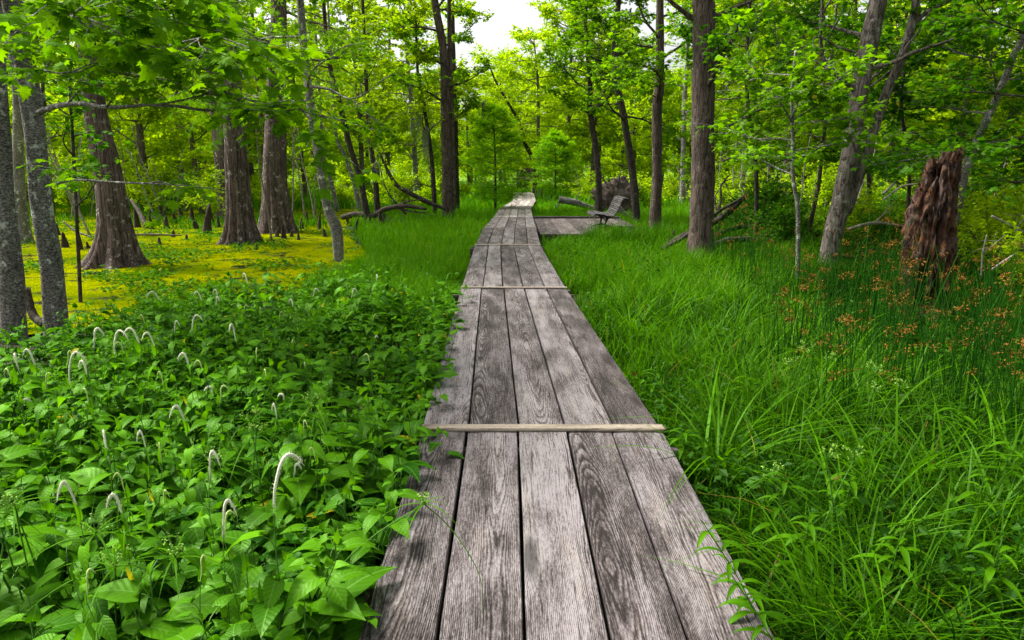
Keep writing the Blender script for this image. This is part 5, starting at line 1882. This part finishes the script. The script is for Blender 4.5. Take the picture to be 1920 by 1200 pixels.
log('dead_branch', 'pale bare twig standing right of the stump', [(1840, 520, 8.6), (1842, 480, 8.6), (1850, 440, 8.6)], [3, 3, 2], 'dead_pale', seed=11, cat='branch', branches=[((1842, 475, 8.6), (1862, 460, 8.6), (1885, 440, 8.6), 2)])
log('dead_branch', 'pale slanting dead branch right of the stump by the rushes', [(1860, 505, 8), (1885, 488, 8), (1905, 475, 8)], [4, 4, 2], 'dead_pale', seed=12, cat='branch')
log('dead_branch', 'pale thin dead branch leaning left of the stump', [(1655, 375, 9.4), (1690, 350, 9.4), (1718, 345, 9.4)], [3, 3, 3], 'dead_pale', seed=13, cat='branch')
log('dead_branch', 'grey bare branch rising between the far trunks left of the stump', [(1655, 365, 16), (1675, 345, 16), (1700, 320, 16)], [5, 4, 3], 'dead_pale', seed=14, cat='branch')
log('fallen_branch', 'thin branch lying on the duckweed between the two nearer big cypresses', [(250, 440, 17), (290, 440, 17), (340, 441, 17)], [3, 4, 2], 'dead', seed=15)
log('fallen_branch', 'curved grey root branch left of the wide cypress', [(118, 415, 14), (140, 432, 14), (172, 445, 14)], [3, 4, 3], 'dead_pale', seed=16)
log('fallen_log', 'pale fallen trunk in the marsh far left of the boardwalk', [(600, 352, 38), (640, 350, 38), (668, 354, 38)], [4, 5, 4], 'dead_pale', seed=17)
log('fallen_branch', 'dark crooked branch behind the two left edge trunks', [(50, 540, 7.6), (62, 590, 7.5), (85, 610, 7.4)], [12, 15, 16], 'bark_dark', seed=18)
log('fallen_branch', 'dark dead branch on the swamp between middle and left cypress', [(275, 425, 18), (262, 400, 18.3), (246, 375, 18.6)], [9, 7, 5], 'dead', seed=19)


def root_ball(name, label, c, R, seed):
    rg = np.random.default_rng(seed)
    c = np.array(c, float)
    root = empty(name, (c[0], c[1], 0), label, 'root ball')
    mb = MB()
    n1, n2 = 28, 36
    V = []
    for i in range(n1):
        th = PI * i / (n1 - 1)
        for j in range(n2):
            p = 2 * PI * j / n2
            d = np.array([math.sin(th) * math.cos(p), math.sin(th) * math.sin(p) * .5, math.cos(th)])
            r = R * (1 + .35 * mn.noise(Vector(d * 2 + seed)) + .3 * mn.noise(Vector(d * 6)) + .15 * mn.noise(Vector(d * 14)))
            V.append(c + d * r)
    q = [[i * n2 + j, i * n2 + (j + 1) % n2, (i + 1) * n2 + (j + 1) % n2, (i + 1) * n2 + j] for i in range(n1 - 1) for j in range(n2)]
    mb.add(np.array(V), q)
    off = (c[0], c[1], 0)
    mb.build('soil', M['dead'], root, off)
    rm = MB()
    for i in range(26):
        a = rg.uniform(0, 2 * PI)
        d = np.array([math.cos(a), rg.uniform(-.5, .3), math.sin(a)])
        P = [c + d * R * .6]
        for _ in range(5):
            d = nrm(d + rg.normal(0, .3, 3))
            P.append(P[-1] + d * R * .2)
        tube(rm, P, np.linspace(R * .07, .004, 6), 5)
    rm.build('roots', M['dead'], root, off)
    return root


c = U(1152, 372, 26)
root_ball('root_ball', 'dark upturned root ball of a fallen tree behind the bench', (c[0], 26, .62), .78, 5)
c = U(990, 332, 50)
root_ball('root_ball', 'dark upturned root plate far behind the end of the boardwalk', (c[0], 50, 1.0), .75, 9)


# hanging grey moss
def moss(label, px, py, Y, L, seed):
    rg = np.random.default_rng(seed)
    c = U(px, py, Y)
    mb = MB()
    for i in range(26):
        p = c + np.r_[rg.normal(0, .06, 2), rg.uniform(-.1, .1)]
        P = [p]
        l = L * rg.uniform(.4, 1)
        for k_ in range(6):
            P.append(P[-1] + np.r_[rg.normal(0, .018, 2), -l / 6])
        tube(mb, P, np.linspace(.010, .003, 7), 4)
    o = mb.build('hanging_moss', M['moss'], None, c)
    o.location = c
    tag(o, label, 'moss')


moss('long grey moss beard hanging from the thin mossy tree', 783, 190, 24.8, 1.5, 1)
moss('grey moss beard lower down on the thin mossy tree', 798, 240, 24.8, 1.7, 2)
moss('grey moss tuft hanging right of the double trunk tree', 905, 190, 27, .8, 3)
moss('grey moss tuft on the curving slender tree near the top', 1158, 112, 20.9, .7, 4)
moss('small grey moss tuft beside the short straight trunk', 706, 305, 23.8, .35, 5)

# a few shrubs with glossy leaves at the right edge and in the thicket, placed one by one
for i, (px, Yd, s_, lb) in enumerate([(1880, 10.5, .62, 'low glossy shrub between the stump and the right edge'), (1960, 8.6, .6, 'low glossy shrub at the right edge beside the rushes'), (1600, 15.5, .55, 'low dark shrub behind the leaning forked tree'), (1470, 17.5, .5, 'low shrub behind the long low dark branch'), (1840, 13, .8, 'tall shrub behind the broken stump to its right')]):
    o = copy_thing(SH[1] if i % 2 else SH[2], ((px - 960) / F * Yd, Yd, 0), i * 1.3, s_, lb)
    if 'group' in o:
        del o['group']
for i, (px, py, lb) in enumerate([(760, 392, 'twiggy shrub behind the fallen branches left of the double trunk'), (875, 372, 'reddish shrub right of the dark trunk near the young cypress'), (1075, 375, 'light shrub behind the mossy log'), (1000, 368, 'small shrub at the end of the boardwalk')]):
    q = G(px, py)
    o = copy_thing(SH[i % 3], (q[0], q[1], 0), i * 2.1, .55 if i != 3 else .4, lb)
    if 'group' in o:
        del o['group']
DK = shrub('thicket_shrub', 'dark leafy shrub in the tangle behind the right-hand trunks', 'dark shrubs behind the right-hand trunks', 1.5, 2.0, 131, 'maple_dark', 10, .12)
KIDS[DK.name] = [(c, []) for c in DK.children]
DK.location = (6.2, 15.5, 0)
for i in range(26):
    yy = r7.uniform(13.5, 23)
    px = r7.uniform(1350, 1960)
    copy_thing(DK, ((px - 960) / F * yy, yy, 0), r7.uniform(0, 6.28), r7.uniform(.35, .8))
# dead stems and thin poles in the thicket behind
PG = 'thin bare stems in the thicket'
pole = empty('bare_stem', (0, 0, 0), 'thin bare dead stem standing in the far thicket', 'dead stem', PG)
mb = MB()
tube(mb, spline([(0, 0, -.1), (.03, 0, 1.2), (-.04, .03, 2.4), (.05, 0, 3.6)], 12), np.linspace(.035, .010, 12), 6)
mb.build('trunk', M['dead_pale'], pole)
mb = MB()
for z, a, l in ((1.4, .5, .5), (2.0, 3.4, .6), (2.6, 1.7, .4), (3.0, 4.9, .4)):
    tube(mb, [(0, 0, z), (math.cos(a) * l * .5, math.sin(a) * l * .5, z + l * .4), (math.cos(a) * l, math.sin(a) * l, z + l)], [.011, .007, .003], 4)
mb.build('branches', M['dead_pale'], pole)
KIDS[pole.name] = [(c, []) for c in pole.children]
pole.location = (9, 24, 0)
for i in range(72):
    yy = r7.uniform(17, 36)
    px = r7.choice([r7.uniform(1260, 1850), r7.uniform(100, 660)])
    o = copy_thing(pole, ((px - 960) / F * yy, yy, 0), r7.uniform(0, 6.28), r7.uniform(.45, 1.15))
    o.rotation_euler = (r7.normal(0, .16), r7.normal(0, .16), r7.uniform(0, 6.28))

# ------------------------------------------------------------------ daylight
SUN_EL, SUN_AZ = math.radians(54), math.radians(-70)     # azimuth from +Y (ahead), negative = left
w = bpy.data.worlds.new('World')
sc.world = w
w.use_nodes = True
wn, wl = w.node_tree.nodes, w.node_tree.links
wn.clear()
sky = wn.new('ShaderNodeTexSky')
sky.sky_type = 'NISHITA'
sky.sun_disc = False
sky.sun_elevation = SUN_EL
sky.sun_rotation = SUN_AZ
sky.air_density = 1.0
sky.dust_density = 6.0
sky.ozone_density = 1.0
hs = wn.new('ShaderNodeHueSaturation')
hs.inputs['Saturation'].default_value = .2
bg = wn.new('ShaderNodeBackground')
bg.inputs['Strength'].default_value = .15
wo = wn.new('ShaderNodeOutputWorld')
wl.new(sky.outputs[0], hs.inputs['Color'])
wl.new(hs.outputs[0], bg.inputs[0])
wl.new(bg.outputs[0], wo.inputs[0])
sd = bpy.data.lights.new('sun', 'SUN')
sd.energy = 3.6
sd.angle = math.radians(18)
sd.color = (1.0, .95, .86)
so = bpy.data.objects.new('sun', sd)
dv = Vector((math.sin(SUN_AZ) * math.cos(SUN_EL), math.cos(SUN_AZ) * math.cos(SUN_EL), math.sin(SUN_EL)))
so.rotation_euler = dv.to_track_quat('Z', 'Y').to_euler()
COL.objects.link(so)
sc.view_settings.view_transform = 'Standard'
sc.view_settings.look = 'None'
sc.view_settings.gamma = 1.0
sc.view_settings.exposure = 1.12
sc.cycles.max_bounces = 8
sc.cycles.diffuse_bounces = 4
sc.cycles.glossy_bounces = 2
sc.cycles.transmission_bounces = 4
sc.cycles.caustics_reflective = False
sc.cycles.caustics_refractive = False
